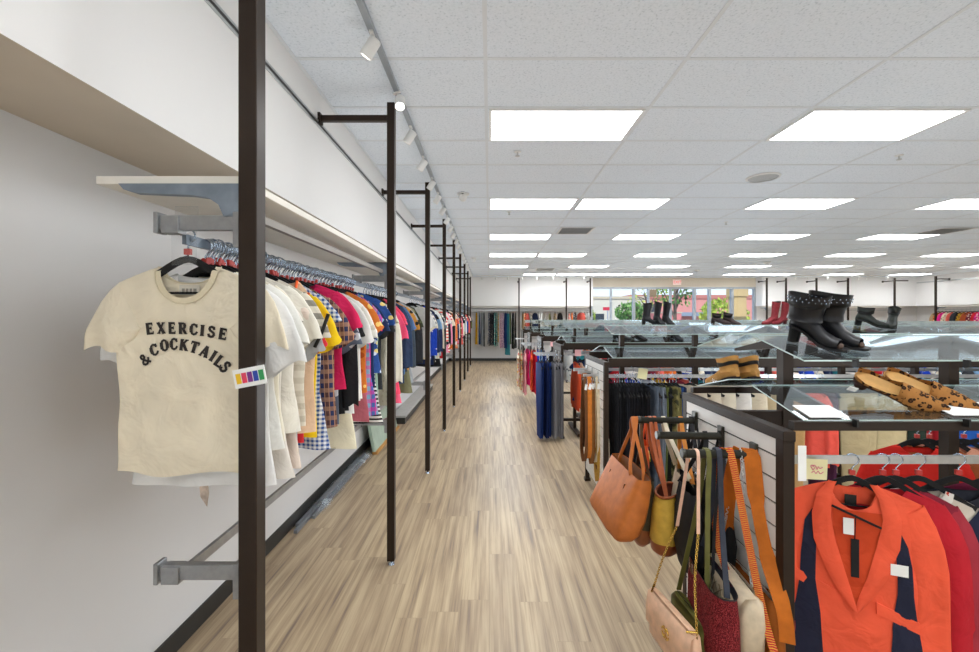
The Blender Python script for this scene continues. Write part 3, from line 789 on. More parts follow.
def sleeve(p, s, seed, n=22, puff=0):
    r = random.Random(seed + s * 3); zs = -.14; tip = Vector((s * (p['ws'] + .002), 0, zs + .004)); ln = p['slv']
    a0 = p.get('a0', .08 if ln < .3 else .07); phi0 = math.radians(p.get('phi0', 34)); tl = p.get('tl', .8); rings = []
    K = 9; c = None; cur = None
    for i in range(K):
        t = i / (K - 1); ph = phi0 + (math.radians(p['phi']) - phi0) * min(1, t * 2.2)
        d = Vector((s * math.cos(ph), 0, -math.sin(ph))); pp = Vector((s * math.sin(ph) * (.8 + (tl - .8) * t), 0, math.cos(ph) * (1 + (.8 - tl) * .8 * t))).normalized()
        a = a0 * (1 + (p['flare'] - 1) * t) * (1 + puff * math.sin(PI * t)) * (1 + p.get('wr', .06) * t * math.sin(9 * t + seed)); b = .016 * (1 + .25 * t)
        if i == 0: c = tip - pp * a
        else: c = c + d * (ln / (K - 1))
        ring = []
        for k in range(n):
            q = 2 * PI * k / n
            wob = .009 * t * math.sin(3 * q + seed)
            ring.append(c + pp * (a * math.cos(q)) + Vector((0, b * math.sin(q) + .006 * math.sin(5 * t + seed) + .0075 * min(1, 2.5 * t) * math.sin(75 * a * math.cos(q) + 4 * t + seed), 0)) + d * wob)
        rings.append(ring)
    return MB().loft(rings)

def trousers_mesh(seed, L=1.0, w=.15, hem=.12, fold=.006, gap=.016):
    r = random.Random(seed); m = MB(); n = 16
    for sgn in (-1, 1):
        ph = r.uniform(0, 6); rings = []
        for i in range(9):
            t = i / 8; z = -.09 - L * t; hwid = interp([(0, w * .92), (.2, w), (1, hem)], t)
            rings.append([(hwid * math.cos(2 * PI * k / n) + .01 * t * math.sin(ph), sgn * gap * .6 + .011 * math.sin(2 * PI * k / n) + fold * t * math.sin(14 * hwid * math.cos(2 * PI * k / n) + ph + 2 * t), z) for k in range(n)])
        m.loft(rings, True, False, False)
    m.cur = 1
    m.loft([[(w * .94 * math.cos(2 * PI * k / n), .024 * math.sin(2 * PI * k / n), z) for k in range(n)] for z in (-.085, -.125)])
    return m

# hangers: one set of meshes shared by all
def hanger_parts():
    arm = [(-.17, 0, -.166), (-.14, 0, -.15), (-.08, 0, -.109), (-.035, 0, -.08), (0, 0, -.068), (.035, 0, -.08), (.08, 0, -.109), (.14, 0, -.15), (.17, 0, -.166)]
    b = MB(); b.ribbon(catmull(arm, 2), .020, .007, (0, 0, 1)); b.tube([(-.165, 0, -.17), (.165, 0, -.17)], .0035, 5)
    h = MB(); pts = [(0, 0, -.06), (0, 0, -.03)] + [(.0 + .021 * math.sin(a), 0, .002 + -.021 * math.cos(a) * 1) for a in [0.5 + k * .42 for k in range(11)]]
    h.tube(pts, .0026, 5)
    c = MB().box(-.009, .009, -.006, .006, -.055, -.037)
    return b, h, c
hb, hh, hc = hanger_parts()
HP = None
def hanger(lab, loc, rz, group, clip=False, parts=True, collar=None):
    global HP
    if HP is None:
        HP = [hb.build('hanger_arms', 'velvet'), hh.build('hanger_hook', 'chrome'), hc.build('size_clip', 'redclip')]
        one = MB(); one.cur = 0; one.v = list(hb.v); one.f = [list(f) for f in hb.f]; one.m = [0] * len(hb.f); one.s = list(hb.s)
        n0 = len(one.v); one.v += hh.v; one.f += [[i + n0 for i in f] for f in hh.f]; one.m += [1] * len(hh.f); one.s += hh.s
        HP.append(one.build('clothes_hanger', ['velvet', 'chrome']))
        for q in HP: COL.objects.unlink(q)
    if not parts:
        o = HP[3].copy(); COL.objects.link(o); o.location = loc; o.rotation_euler = (0, 0, rz); return tag(o, lab, 'hanger', group)
    t = thing('clothes_hanger', lab, 'hanger', loc, group, rz)
    for q in HP[:3 if clip else 2]:
        w = q.copy(); COL.objects.link(w); w.parent = t
    return t

VAR = {}
def garment_mesh(kind, v):
    """cached mesh variants so that repeats share data"""
    if (kind, v) in VAR: return VAR[kind, v]
    seed = hash((kind, v)) if False else sum(map(ord, kind)) * 7 + v * 13
    p = body_profile(kind, None)
    m, front, hw = torso(p, seed)
    sl = [sleeve(p, s, seed, puff=.05 if kind == 'blouse' else 0) for s in (-1, 1)] if p['slv'] else []
    VAR[kind, v] = (m, sl, p); return VAR[kind, v]
def mesh_obj(mb, name, mat):
    o = mb.build(name, mat); return o
CACHE = {}
def put(key, mb, name, mat, parent):
    """link a cached mesh with its own material on the object"""
    if key not in CACHE:
        o = mb.build(name, mat); CACHE[key] = o.data; o.parent = parent; return o
    o = bpy.data.objects.new(name, CACHE[key]); COL.objects.link(o); o.parent = parent
    o.material_slots[0].link = 'OBJECT'; o.material_slots[0].material = mat
    return o
NAMES = {'tee': 'tee_shirt', 'blouse': 'blouse', 'long': 'long_sleeved_top', 'tank': 'sleeveless_top', 'shirt': 'shirt', 'dress': 'dress', 'maxi': 'long_dress', 'trousers': 'trousers'}
CATS = {'tee': 'T-shirt', 'blouse': 'blouse', 'long': 'top', 'tank': 'top', 'shirt': 'shirt', 'dress': 'dress', 'maxi': 'dress', 'trousers': 'trousers'}
def garment(kind, mat, lab, loc, rz, group, v=0, parts=True, mat2=None, scale=1.0, trim=None):
    if kind == 'trousers':
        t = thing('trousers', lab, 'trousers', loc, group, rz)
        key = ('tr', v)
        mb = trousers_mesh(100 + v, 1.0 if v < 3 else .95)
        if key not in CACHE:
            o = mb.build('trouser_legs', [mat, mat]); CACHE[key] = o.data; o.parent = t
        else:
            o = bpy.data.objects.new('trouser_legs', CACHE[key]); COL.objects.link(o); o.parent = t
            for sl in o.material_slots: sl.link = 'OBJECT'; sl.material = mat
        t.scale = (1, 1, scale); return t
    mb, sl, p = garment_mesh(kind, v)
    if not parts:
        key = ('one', kind, v)
        if key not in CACHE:
            al = MB()
            for q in [mb] + sl:
                n0 = len(al.v); al.v += q.v; al.f += [[i + n0 for i in f] for f in q.f]; al.m += [0] * len(q.f); al.s += q.s
            o = al.build(NAMES[kind], mat); CACHE[key] = o.data
        else:
            o = bpy.data.objects.new(NAMES[kind], CACHE[key]); COL.objects.link(o); o.material_slots[0].link = 'OBJECT'; o.material_slots[0].material = mat
        o.location = loc; o.rotation_euler = (0, 0, rz); o.scale = (1, 1, scale)
        return tag(o, lab, CATS[kind], group)
    t = thing(NAMES[kind], lab, CATS[kind], loc, group, rz); t.scale = (1, 1, scale)
    put(('b', kind, v), mb, 'garment_body', mat, t)
    for i, q in enumerate(sl): put(('s', kind, v, i), q, 'sleeve', mat2 or mat, t)
    if trim:
        # bright edging at the neck and arm openings
        nk = p['nk']; m = MB()
        pts = [(nk * math.cos(a), -.012 * abs(math.sin(a)) - .004, -.09 - p['scoop'] * abs(math.sin(a))) for a in [PI + PI * k / 12 for k in range(13)]]
        m.tube(pts, .006, 6)
        for s in (-1, 1):
            m.tube(catmull([(s * p['ws'], 0, -.135), (s * (p['ws'] - .012), -.012, -.2), (s * (p['w'] - .005), -.012, -.28), (s * (p['w'] - .0), 0, -.31)], 3), .006, 6)
        m.build('edging', trim, t)
    return t

# --- left rail, first bay: the individual clothes in their order from the camera
RX = -.902; RZ = 1.945
f = fabric
row1 = [  # kind, description, material, trim/second material
 ('blouse', 'white ruffled blouse with grey heart inside', f('#f0eee6'), None),
 ('tee', 'pale butter tee', f('#f4ecc9'), None),
 ('blouse', 'white lace trimmed blouse', f('#efe8d8', 'dots', '#e2ddd0'), None),
 ('tank', 'ivory sleeveless top', f('#efe9da'), None),
 ('blouse', 'cream puff sleeved blouse', f('#f1ead6'), None),
 ('dress', 'ivory long tunic with buttons', f('#efe8dd'), None),
 ('blouse', 'bright white gauze blouse', f('#efeadd'), None),
 ('dress', 'blush cream tiered dress', f('#ead9cb'), None),
 ('tee', 'ecru striped tee with black sleeve trim', f('#e6dfce', 'stripe', '#cfc7b4'), f('#e4ddcb', 'stripe', '#8b877c')),
 ('tee', 'heather grey tee', f('#b9bbbd'), None),
 ('tank', 'peach tank with neon orange edging', f('#efc9a6'), plain('neon orange', '#ff6a2b', .7)),
 ('tee', 'scarlet tee', f('#d8323a'), None),
 ('tee', 'sunny yellow tee', f('#f5cf1c'), None),
 ('dress', 'blue gingham tunic', f('#e9edf2', 'gingham', '#2d4f96', sc=2.0), None),
 ('tank', 'cobalt blue sleeveless top', f('#2a63b8'), None),
 ('tee', 'brown and navy plaid shirt', f('#5d3f3c', 'plaid', '#31375a', '#b98a6a', sc=1.6), None),
 ('tee', 'chambray star print tee', f('#6d7889', 'dots', '#d6dbe2'), None),
 ('blouse', 'hot pink blouse', f('#e2295f'), None),
 ('tee', 'slate floral print tee', f('#5f6878', 'floral', '#c9ccd0', '#8f98a8'), None),
 ('tank', 'sage green camisole', f('#9aa98a'), None),
 ('long', 'black knit top', f('#1e1e20'), None),
 ('tee', 'plain black tee', f('#232325'), None),
 ('blouse', 'chalk white cotton blouse', f('#efeee9'), None),
 ('dress', 'cream crochet dress', f('#efe6c9', 'dots', '#d7cba8'), None),
 ('blouse', 'white embroidered blouse', f('#f4f2ec', 'floral', '#cfcabd', '#e0dacb'), None),
 ('tee', 'white tee with orange triangle', f('#f1eee6'), None),
 ('tee', 'lemon yellow top', f('#f0d45c'), None),
 ('tee', 'orange print tee', f('#e07c34', 'floral', '#f6d07a', '#b74f22'), None),
 ('dress', 'mauve satin dress', f('#b4606c'), None),
 ('dress', 'magenta and blue plaid tunic', f('#7fb2cf', 'plaid', '#4b69b0', '#d3208f', sc=1.2), None),
 ('tee', 'fuchsia top', f('#e5197d'), None),
 ('tee', 'navy tee', f('#23375f'), None),
 ('blouse', 'blue and gold floral blouse', f('#2c4f94', 'floral', '#e8d27c', '#c9d5e8'), None),
 ('dress', 'black and white zigzag dress', f('#eceae2', 'stripe', '#1f1f1f', sc=2.2), None),
 ('tank', 'mint green top', f('#a5c3ad'), None),
 ('tee', 'charcoal black tee', f('#2b2c2e'), None),
]
VARI = {k: 0 for k in NAMES}
def row1y(i): return 1.375 + i * .031 if i < 11 else 1.70 + (i - 10) * .0465
for i, (kind, desc, mat, ex) in enumerate(row1):
    y = row1y(i); rz = R.uniform(-.12, .12) + .02
    v = VARI[kind] % 6; VARI[kind] += 1
    dz = R.uniform(-.012, .004)
    trim = ex if kind == 'tank' else None
    sx = R.uniform(.9, 1.08) if i != 0 else 1.07
    sz = R.uniform(.86, .94) if i < 9 else R.uniform(.94, 1.1)
    DX = {'peach': .07, 'ecru ': .035, 'sunny': .01, 'hot p': .02, 'blue ': .0, 'white': .01, 'mauve': .04, 'magen': .03}.get(desc[:5], 0)
    sz *= {'hot p': .74, 'blue ': .84, 'mauve': .9}.get(desc[:5], 1)
    t = garment(kind, mat, f'{desc} on the left wall rail, first bay', (RX + DX, y, RZ + dz), rz, 'clothes in the first bay of the left wall', v, True, ex if kind == 'tee' else None, sz, trim)
    t.scale.x = sx; t.rotation_euler.y = R.uniform(-.05, .05)
    if desc.startswith('ecru'):
        for s in (-1, 1):
            p = body_profile('tee', None)
            MB().tube(catmull([(s * (.185 + .1), -.017, -.225), (s * .262, -.02, -.3), (s * .235, -.017, -.36)], 3), .0075, 6).build('sleeve_trim', 'black', t)
    if 'triangle' in desc:
        mm = MB(); mm.add([(.13, -.024, -.2), (.2, -.024, -.2), (.17, -.024, -.145)], [(0, 1, 2)]); mm.build('triangle_print', plain('orange print', '#e8672b'), t)
    if 'heart' in desc:
        mm = MB(); hp = [(0, -.03), (-.022, -.008), (-.02, .008), (-.008, .011), (0, .004), (.008, .011), (.02, .008), (.022, -.008)]
        mm.add([(x, .004, z - .128) for x, z in hp], [tuple(range(8))]); mm.build('heart_print', plain('grey print', '#7c8185'), t)
    hanger(f'black velvet hanger under the {desc}', (RX + DX * .3, y, RZ + dz), rz, 'hangers in the first bay of the left wall', True)
# extra empty hooks packed between the clothes
for i in range(35):
    nm = row1[i][1]
    for q, wd in ((1, 'just'), (2, 'second')):
        y = row1y(i) + q * (row1y(i + 1) - row1y(i)) / 3
        hanger(f'spare black hanger {wd} behind the {nm}', (RX, y, RZ + R.uniform(-.006, .004)), R.uniform(-.12, .12), 'spare hangers in the first bay of the left wall', i % 2 == 0, i < 14)

# second bay
row2 = [('dress', 'cream lace dress', f('#efe8d2', 'dots', '#d9cfb4')), ('long', 'ivory cardigan', f('#ece4d0')), ('blouse', 'coral pink ruffled blouse', f('#f0527a')), ('dress', 'coral rose dress', f('#ee4a66')),
        ('dress', 'watermelon pink dress', f('#f0607f')), ('tank', 'rust brown top', f('#a0653f')), ('shirt', 'navy shirt', f('#2b3b57')), ('tee', 'denim blue tee', f('#52729e')), ('long', 'dark slate top', f('#3c4650')),
        ('blouse', 'orange and black print blouse', f('#c98a3a', 'floral', '#23211f', '#3d4a68')), ('dress', 'olive khaki dress', f('#7c7a5b')), ('dress', 'light grey dress', f('#a8adb2')), ('tee', 'olive camouflage tee', f('#5c6145', 'camo', '#35382b', '#8f8a68')),
        ('long', 'black leather look jacket', f('#26272b')), ('long', 'charcoal jacket', f('#303338'))]
for i, (kind, desc, mat) in enumerate(row2):
    y = 3.12 + i * .075; rz = R.uniform(-.1, .1); dz = R.uniform(-.012, .003)
    garment(kind, mat, f'{desc} on the left wall rail, second bay', (RX, y, RZ + dz), rz, 'clothes in the second bay of the left wall', i % 4, True, None, R.uniform(.95, 1.08))
    hanger(f'black hanger under the {desc}', (RX, y, RZ + dz), rz, 'hangers in the second bay of the left wall', False, True)
for i in range(14):
    hanger(f'spare black hanger in the second bay, {ORD[i + 1]} from the camera', (RX, 3.155 + i * .075 + .02, RZ), R.uniform(-.1, .1), 'spare hangers in the second bay', False, False)

PAL = [('white', '#efefec'), ('royal blue', '#2246c0'), ('navy', '#232f52'), ('grey', '#8d9298'), ('black', '#1f1f22'), ('cream', '#eee4cc'), ('sky blue', '#86b0d8'), ('scarlet', '#cf2b35'), ('coral', '#ef6a5d'), ('rust', '#b5552f'),
       ('pink', '#ec8fab'), ('orange', '#ec7a33'), ('burgundy', '#772236'), ('olive', '#6d6e42'), ('teal', '#2a7f8a'), ('lilac', '#b49bc9'), ('mustard', '#d1a02e'), ('charcoal', '#3b3d42'), ('tan', '#bf9f76'), ('mint', '#a8d0bb')]
bays = {3: [0, 3, 5, 1, 1, 2, 4, 6, 0, 2, 7, 5, 4, 3], 4: [8, 7, 0, 2, 4, 9, 10, 7, 5, 12, 4, 6], 5: [0, 11, 5, 8, 3, 2, 6, 0, 11, 17, 9, 13], 6: [7, 0, 10, 12, 4, 2, 5, 16, 14, 8], 7: [3, 0, 7, 2, 4, 8, 10, 1], 8: [12, 0, 8, 2, 4, 17, 5, 7], 9: [4, 2, 0, 13]}
for bi, cols in bays.items():
    seen = {}
    for i, c in enumerate(cols):
        nm, hx = PAL[c]; kind = ['long', 'tee', 'blouse', 'dress', 'shirt', 'tank'][(i * 5 + bi) % 6] if not (bi == 3 and i < 3) else 'blouse'
        patt = [None, None, 'floral', None, 'stripe', None, 'dots'][(i + bi) % 7]
        mat = f(hx, patt, '#f2ecdf', '#2b2b33')
        pw = {None: 'plain', 'floral': 'flowered', 'stripe': 'striped', 'dots': 'dotted'}[patt]
        desc = f'{pw} {nm} {CATS[kind]}'
        if desc in seen: desc += f' farther back' if seen[desc] == 1 else ' farthest back'
        seen[desc] = seen.get(desc, 0) + 1
        y = POSTS[bi - 1] + .12 + i * (1.6 / max(12, len(cols) + 1)); rz = R.uniform(-.1, .1); dz = R.uniform(-.012, .003)
        garment(kind, mat, f'{desc} on the left wall rail, {ORD[bi]} bay', (RX, y, RZ + dz), rz, f'clothes in the {ORD[bi]} bay of the left wall', i % 4, False, None, R.uniform(.92, 1.1))
        hanger(f'black hanger under the {desc}, {ORD[bi]} left bay', (RX, y, RZ + dz), rz, f'hangers in the {ORD[bi]} bay of the left wall', False, False)

# ------------------------------------------------------------------ the lettered T-shirt in front
def glyphs():
    G = {}
    s = lambda *p: list(p)
    W = .29; T = .19
    # strokes: (width, points)
    G['E'] = (.66, [(W, [(.14, 0), (.14, 1)]), (T, [(0, .065), (.6, .065)]), (T, [(.1, .52), (.46, .52)]), (T, [(0, .935), (.58, .935)]), (.1, [(.59, .0), (.59, .27)]), (.1, [(.56, 1), (.56, .75)]), (.1, [(.45, .38), (.45, .66)])])
    G['X'] = (.76, [(W, [(.13, 1), (.63, 0)]), (T, [(.62, 1), (.13, 0)]), (.1, [(0, .95), (.32, .95)]), (.1, [(.46, .95), (.76, .95)]), (.1, [(0, .05), (.3, .05)]), (.1, [(.44, .05), (.78, .05)])])
    G['R'] = (.74, [(W, [(.14, 0), (.14, 1)]), (T, [(0, .94), (.4, .94), (.53, .88), (.57, .74), (.52, .58), (.38, .5), (.14, .5)]), (W * .8, [(.5, .82), (.5, .64)]), (W * .85, [(.36, .5), (.6, .06)]), (.1, [(0, .05), (.32, .05)]), (.1, [(.54, .05), (.76, .05)])])
    c = [(.6, .72), (.52, .88), (.36, .95), (.2, .87), (.11, .68), (.1, .5), (.11, .32), (.2, .13), (.36, .05), (.52, .12), (.62, .28)]
    G['C'] = (.7, [(T, c), (W, [(.13, .7), (.11, .5), (.13, .3)]), (.1, [(.61, .98), (.61, .68)])])
    G['O'] = (.76, [(T, [(.36, .95), (.2, .87), (.11, .68), (.1, .5), (.11, .32), (.2, .13), (.36, .05), (.52, .13), (.61, .32), (.62, .5), (.61, .68), (.52, .87), (.36, .95)]), (W, [(.13, .72), (.11, .5), (.13, .28)]), (W, [(.59, .72), (.61, .5), (.59, .28)])])
    G['I'] = (.42, [(W, [(.19, 0), (.19, 1)]), (.1, [(.01, .05), (.37, .05)]), (.1, [(.01, .95), (.37, .95)])])
    G['S'] = (.62, [(T + .03, [(.5, .76), (.42, .9), (.28, .94), (.14, .87), (.11, .72), (.2, .59), (.36, .5), (.49, .4), (.52, .25), (.43, .1), (.28, .05), (.13, .1), (.07, .26)]), (.1, [(.52, .98), (.52, .7)]), (.1, [(.06, .02), (.06, .3)])])
    G['K'] = (.76, [(W, [(.14, 0), (.14, 1)]), (T, [(.14, .42), (.55, .95)]), (W * .9, [(.3, .58), (.6, .05)]), (.1, [(0, .05), (.32, .05)]), (.1, [(0, .95), (.32, .95)]), (.1, [(.42, .95), (.72, .95)]), (.1, [(.46, .05), (.76, .05)])])
    G['T'] = (.7, [(W, [(.33, 0), (.33, 1)]), (T, [(0, .935), (.66, .935)]), (.1, [(.03, 1), (.03, .7)]), (.1, [(.63, 1), (.63, .7)]), (.1, [(.14, .05), (.52, .05)])])
    G['A'] = (.78, [(T, [(.12, 0), (.38, 1)]), (W, [(.38, .98), (.62, 0)]), (T * .9, [(.2, .33), (.55, .33)]), (.1, [(0, .05), (.26, .05)]), (.1, [(.46, .05), (.78, .05)])])
    G['L'] = (.64, [(W, [(.14, 0), (.14, 1)]), (T, [(0, .065), (.58, .065)]), (.1, [(.57, 0), (.57, .32)]), (.1, [(0, .95), (.34, .95)])])
    G['&'] = (.8, [(T, [(.72, .45), (.58, .2), (.4, .05), (.22, .06), (.1, .2), (.14, .36), (.34, .52), (.46, .68), (.44, .86), (.32, .93), (.2, .86), (.18, .7), (.3, .5), (.5, .25), (.72, .04)])])
    return G
GL = glyphs()
def lettering(word, centres, size, surf, mb):
    """each letter centred at (x, z, angle) on the shirt"""
    for ch, (cx, cz, ang) in zip(word, centres):
        w, strokes = GL[ch]; ca, sa = math.cos(ang), math.sin(ang)
        for th, pts in strokes:
            for (x0, y0), (x1, y1) in zip(pts, pts[1:]):
                d = math.hypot(x1 - x0, y1 - y0) or 1; nx, ny = -(y1 - y0) / d * th / 2, (x1 - x0) / d * th / 2
                ex, ey = (x1 - x0) / d * th * .25, (y1 - y0) / d * th * .25
                if len(pts) == 2: ex = ey = 0
                quad = []
                for (a, b) in ((x0 + nx - ex, y0 + ny - ey), (x1 + nx + ex, y1 + ny + ey), (x1 - nx + ex, y1 - ny + ey), (x0 - nx - ex, y0 - ny - ey)):
                    u = (a - w / 2) * size; v = (b - .5) * size
                    X = cx + u * ca - v * sa; Z = cz + u * sa + v * ca
                    quad.append((X, surf(X, Z) - .004, Z))
                mb.add(quad, [(3, 2, 1, 0)])
HD = 1.31; sc = HD / F
HX = (188 - CX) * sc; HZ = RZ + .012
t = thing('tee_shirt', 'cream T-shirt lettered EXERCISE & COCKTAILS hanging first on the left rail', 'T-shirt', (HX, HD, HZ), 'clothes in the first bay of the left wall', .03)
hero_p = dict(ws=.202, w=.21, hem=.218, L=.62, nk=.083, scoop=.1, slv=.15, phi=66, flare=.78, a0=.082, tl=1.7)
mb, hfront, hhw = torso(hero_p, 5, 64, .016, .006, 16, .05)
cream = f('#f3e7cd')
mb.build('garment_body', cream, t)
for s in (-1, 1): sleeve(hero_p, s, 2, 24).build('sleeve', cream, t)
nb = MB(); nk = hero_p['nk']
def neckpt(a, dr, up=0):
    x = (nk - .003 + dr) * math.cos(a); sn = math.sin(a); z = -.09 - (hero_p['scoop'] + dr if sn < 0 else .05) * abs(sn)
    return Vector((x, (hfront(min(max(x, -nk * .99), nk * .99), z) if sn < 0 else .012), z))
ring0, ring1 = [], []
for k in range(40):
    a = 2 * PI * k / 40
    ring0.append(neckpt(a, -.004) + Vector((0, -.004 if math.sin(a) < 0 else 0, 0))); ring1.append(neckpt(a, .013) + Vector((0, -.003 if math.sin(a) < 0 else 0, 0)))
nb.loft([ring0, ring1]); nb.tube([q + Vector((0, -.0015, 0)) for q in ring1], .0016, 5, closed=True); nb.build('neckband', f('#e9dcbd'), t)
lb = MB(); lb.box(-.03, .03, .007, .0085, -.175, -.145); lb.build('neck_label', f('#ded6c6'), t)
lb = MB()
for k, (a, b) in enumerate([(-.022, -.014), (-.010, -.003), (.001, .008), (.012, .021)]): lb.box(a, b, .0055, .0068, -.167, -.156)
lb.build('label_print', plain('label ink', '#8b857a'), t)
# lettering positions measured on the shirt (pixels -> shirt coordinates)
def sp(px, py, ang): return ((px - 188) * sc, -(py - 317.6) * sc + EYE - HZ, ang)
ink = plain('black print ink', '#2a2320', .8)
lm = MB()
ex = [(151.5, 328.5, .10), (162.3, 327.9, .03), (173.3, 327.9, -.01), (184.0, 328.3, -.04), (194.2, 329.2, -.08), (202.0, 330.3, -.12), (210.2, 331.7, -.16), (220.5, 333.8, -.2)]
lettering('EXERCISE', [sp(q[0] + (q[0] - 186) * .035 + 4, q[1], q[2]) for q in ex], 11.2 * sc, hfront, lm)
cc = [(150.5, 358.5, .62), (159.0, 349.3, .36), (169.0, 344.9, .2), (178.4, 343.6, .03), (188.9, 344.6, -.12), (198.8, 347.0, -.27), (208.4, 351.0, -.42), (216.0, 355.7, -.52), (222.0, 361.0, -.62), (227.2, 366.6, -.75)]
lettering('&COCKTAILS', [sp(*q) for q in cc], 11.4 * sc, hfront, lm)
lm.build('lettering', ink, t)
hanger('black velvet hanger under the lettered cream T-shirt', (HX, HD, HZ), .03, 'hangers in the first bay of the left wall', True)
# white snap front blouse hem and dangling tag seen below the T-shirt
t = garment('blouse', f('#eeedea'), 'long white snap front blouse just behind the lettered T-shirt, left rail', (RX + .02, 1.345, RZ), -.04, 'clothes in the first bay of the left wall', 1, True, None, 1.05); t.scale.x = 1.1
sn = MB()
for x in (-.05, .03, .09): sn.lathe([(.001, -.004), (.005, -.002), (.005, .002)], (x, -.034, -.655), 8, 'Y')
sn.build('snap', 'steel', t)
t = thing('hang_tag', 'small torn brown and white tag dangling below the lettered T-shirt', 'tag', (RX + .03, 1.33, 1.225))
m = MB(); m.loft([[(-.012, 0, 0), (.01, 0, 0)], [(-.016, .002, -.035), (.013, .003, -.05)], [(-.012, 0, -.06), (.01, -.002, -.09)]], False); m.build('tag_card', plain('tag print', '#b9a798', .7, 0, .4, 40), t)
MB().tube([(0, 0, 0), (0, .002, .05)], .0015, 4).build('tag_string', 'paper', t)

# ------------------------------------------------------------------ clothes on the back and right walls
bk = [(476.5, 'maxi', 'mustard yellow', '#e8b020', None, .9), (479.5, 'maxi', 'navy blue', '#20406f', None, .9), (482, 'maxi', 'silver grey', '#c5c8c6', None, .95), (484, 'maxi', 'black', '#1d1d1f', None, .95),
      (489, 'maxi', 'denim print', '#44536f', 'floral', .9), (491.5, 'maxi', 'black and white', '#26262a', 'dots', .93), (493.8, 'maxi', 'charcoal', '#2e3033', None, .9), (496, 'maxi', 'aqua print', '#6fb3a8', 'floral', .95),
      (498.3, 'maxi', 'orange and mint', '#cfa24e', 'floral', .85), (501, 'maxi', 'pink flowered', '#c08c9d', 'floral', 1.0), (503, 'maxi', 'lilac', '#b98fae', 'floral', .98), (505.5, 'maxi', 'dark blue', '#1e3f74', None, 1.0),
      (507.5, 'maxi', 'teal', '#3c8f98', None, 1.18), (510, 'maxi', 'olive green', '#5d6a3c', None, .9), (513, 'maxi', 'black lace', '#1c1d1c', None, 1.02), (515.5, 'maxi', 'black knit', '#222322', None, 1.0)]
YR = BY + .2
for i, (px, kind, nm, hx, pt, s) in enumerate(bk):
    x = (px - CX) * YR / F
    garment(kind, f(hx, pt, '#f0dfd0', '#27335a'), f'{nm} long dress hanging on the back wall left of the first post', (x, YR, 1.995), PI / 2 + .9 * R.uniform(-.6, .6), 'long dresses on the back wall', i % 3, False, None, s)
    hanger(f'black hanger under the {nm} back wall dress', (x, YR, 1.995), PI / 2, 'hangers on the back wall', False, False)
bk2 = [(523, 'tan'), (525.5, 'orange'), (528, 'coral'), (531, 'black'), (535, 'navy'), (539, 'white'), (542.5, 'white'), (546, 'charcoal'), (550, 'olive'), (555, 'tan'), (560, 'black'), (569, 'coral'), (572, 'orange'), (575, 'charcoal'), (581, 'coral'), (584.5, 'black'), (587, 'white')]
pd = dict(PAL)
for i, (px, nm) in enumerate(bk2):
    x = (px - CX) * YR / F; b = 'between first and second posts' if px < 566 else 'beside the window'
    garment('long', f(pd[nm], [None, 'floral', None, 'stripe'][i % 4], '#efe6d8', '#333'.replace('#333', '#33333a')), f'{nm} top, {ORD[i + 1]} on the back wall rail {b}', (x, YR, 1.995), PI / 2 + R.uniform(-.5, .5), 'tops on the back wall right part', i % 4, False, None, R.uniform(.95, 1.1))
    hanger(f'far black hanger under the {ORD[i + 1]} back wall top, {nm}', (x, YR, 1.995), PI / 2, 'hangers on the back wall', False, False)
for i, nm in enumerate(['tan', 'orange', 'pink', 'cream', 'coral', 'charcoal', 'black', 'mustard', 'rust', 'burgundy', 'scarlet', 'pink']):
    y = 15.7 - i * .13; hx = '#e8288c' if i == 2 or i == 11 else pd[nm]
    garment('long', f(hx, [None, 'floral', None, 'floral', None, None, None, 'leopard'][i % 8], '#f0e2c8', '#2b2b33'), f'{nm} top on the right wall rail, {ORD[i + 1]} from the corner', (16.21, y, 1.995), R.uniform(-.5, -.1), 'tops on the right wall', i % 4, False)
    hanger(f'far black hanger, {ORD[i + 1]} from the corner on the right wall', (16.21, y, 1.995), -.3, 'hangers on the right wall', False, False)

# ------------------------------------------------------------------ clothes on the racks
GZ = 1.178
def onrack(k, items, side='front', x0=None, lab=''):
    y = GY[k] + (.14 if side == 'front' else GD - .14)
    for i, (x, kind, nm, mat, rz, s) in enumerate(items):
        garment(kind, mat, f'{nm} on the {side} rail of the {RANK[k]}', (x, y, GZ), rz, f'clothes on the {side} rail of the {RANK[k]}', i % 4, k < 2 and kind != 'trousers', None, s)
        hanger(f'hanger holding the {nm}, {side} rail, {RANK[k]}', (x, y, GZ), rz, f'hangers on the {RANK[k]}', False, k < 2)
blk = [f('#17171a'), f('#1e1e22'), f('#141416'), f('#202127')]
ed = -PI / 2
it = []
for i in range(12): it.append((1.14 + i * .0235, 'trousers', f'{ORD[i + 1]} black trousers from the slat panel', blk[i % 4], ed + R.uniform(-.12, .12), .95))
it += [(1.47, 'trousers', 'slate grey trousers', f('#5a6472'), ed + .2, .95), (1.505, 'trousers', 'faded grey blue trousers', f('#77808c'), ed + .3, .95), (1.54, 'trousers', 'olive green trousers', f('#5b6434'), ed + .3, .95),
       (1.57, 'trousers', 'black cargo trousers', f('#1d1f1c'), ed + .2, .95), (1.605, 'trousers', 'camouflage trousers', f('#6e6a40', 'camo', '#3c3d2a', '#8d8455'), ed + .5, .95), (1.64, 'trousers', 'khaki green trousers', f('#767245'), ed + .3, .95),
       (1.67, 'trousers', 'navy blue trousers', f('#22407a'), ed + .3, .95), (1.70, 'trousers', 'dark navy trousers', f('#1b2440'), ed + .2, .95)]
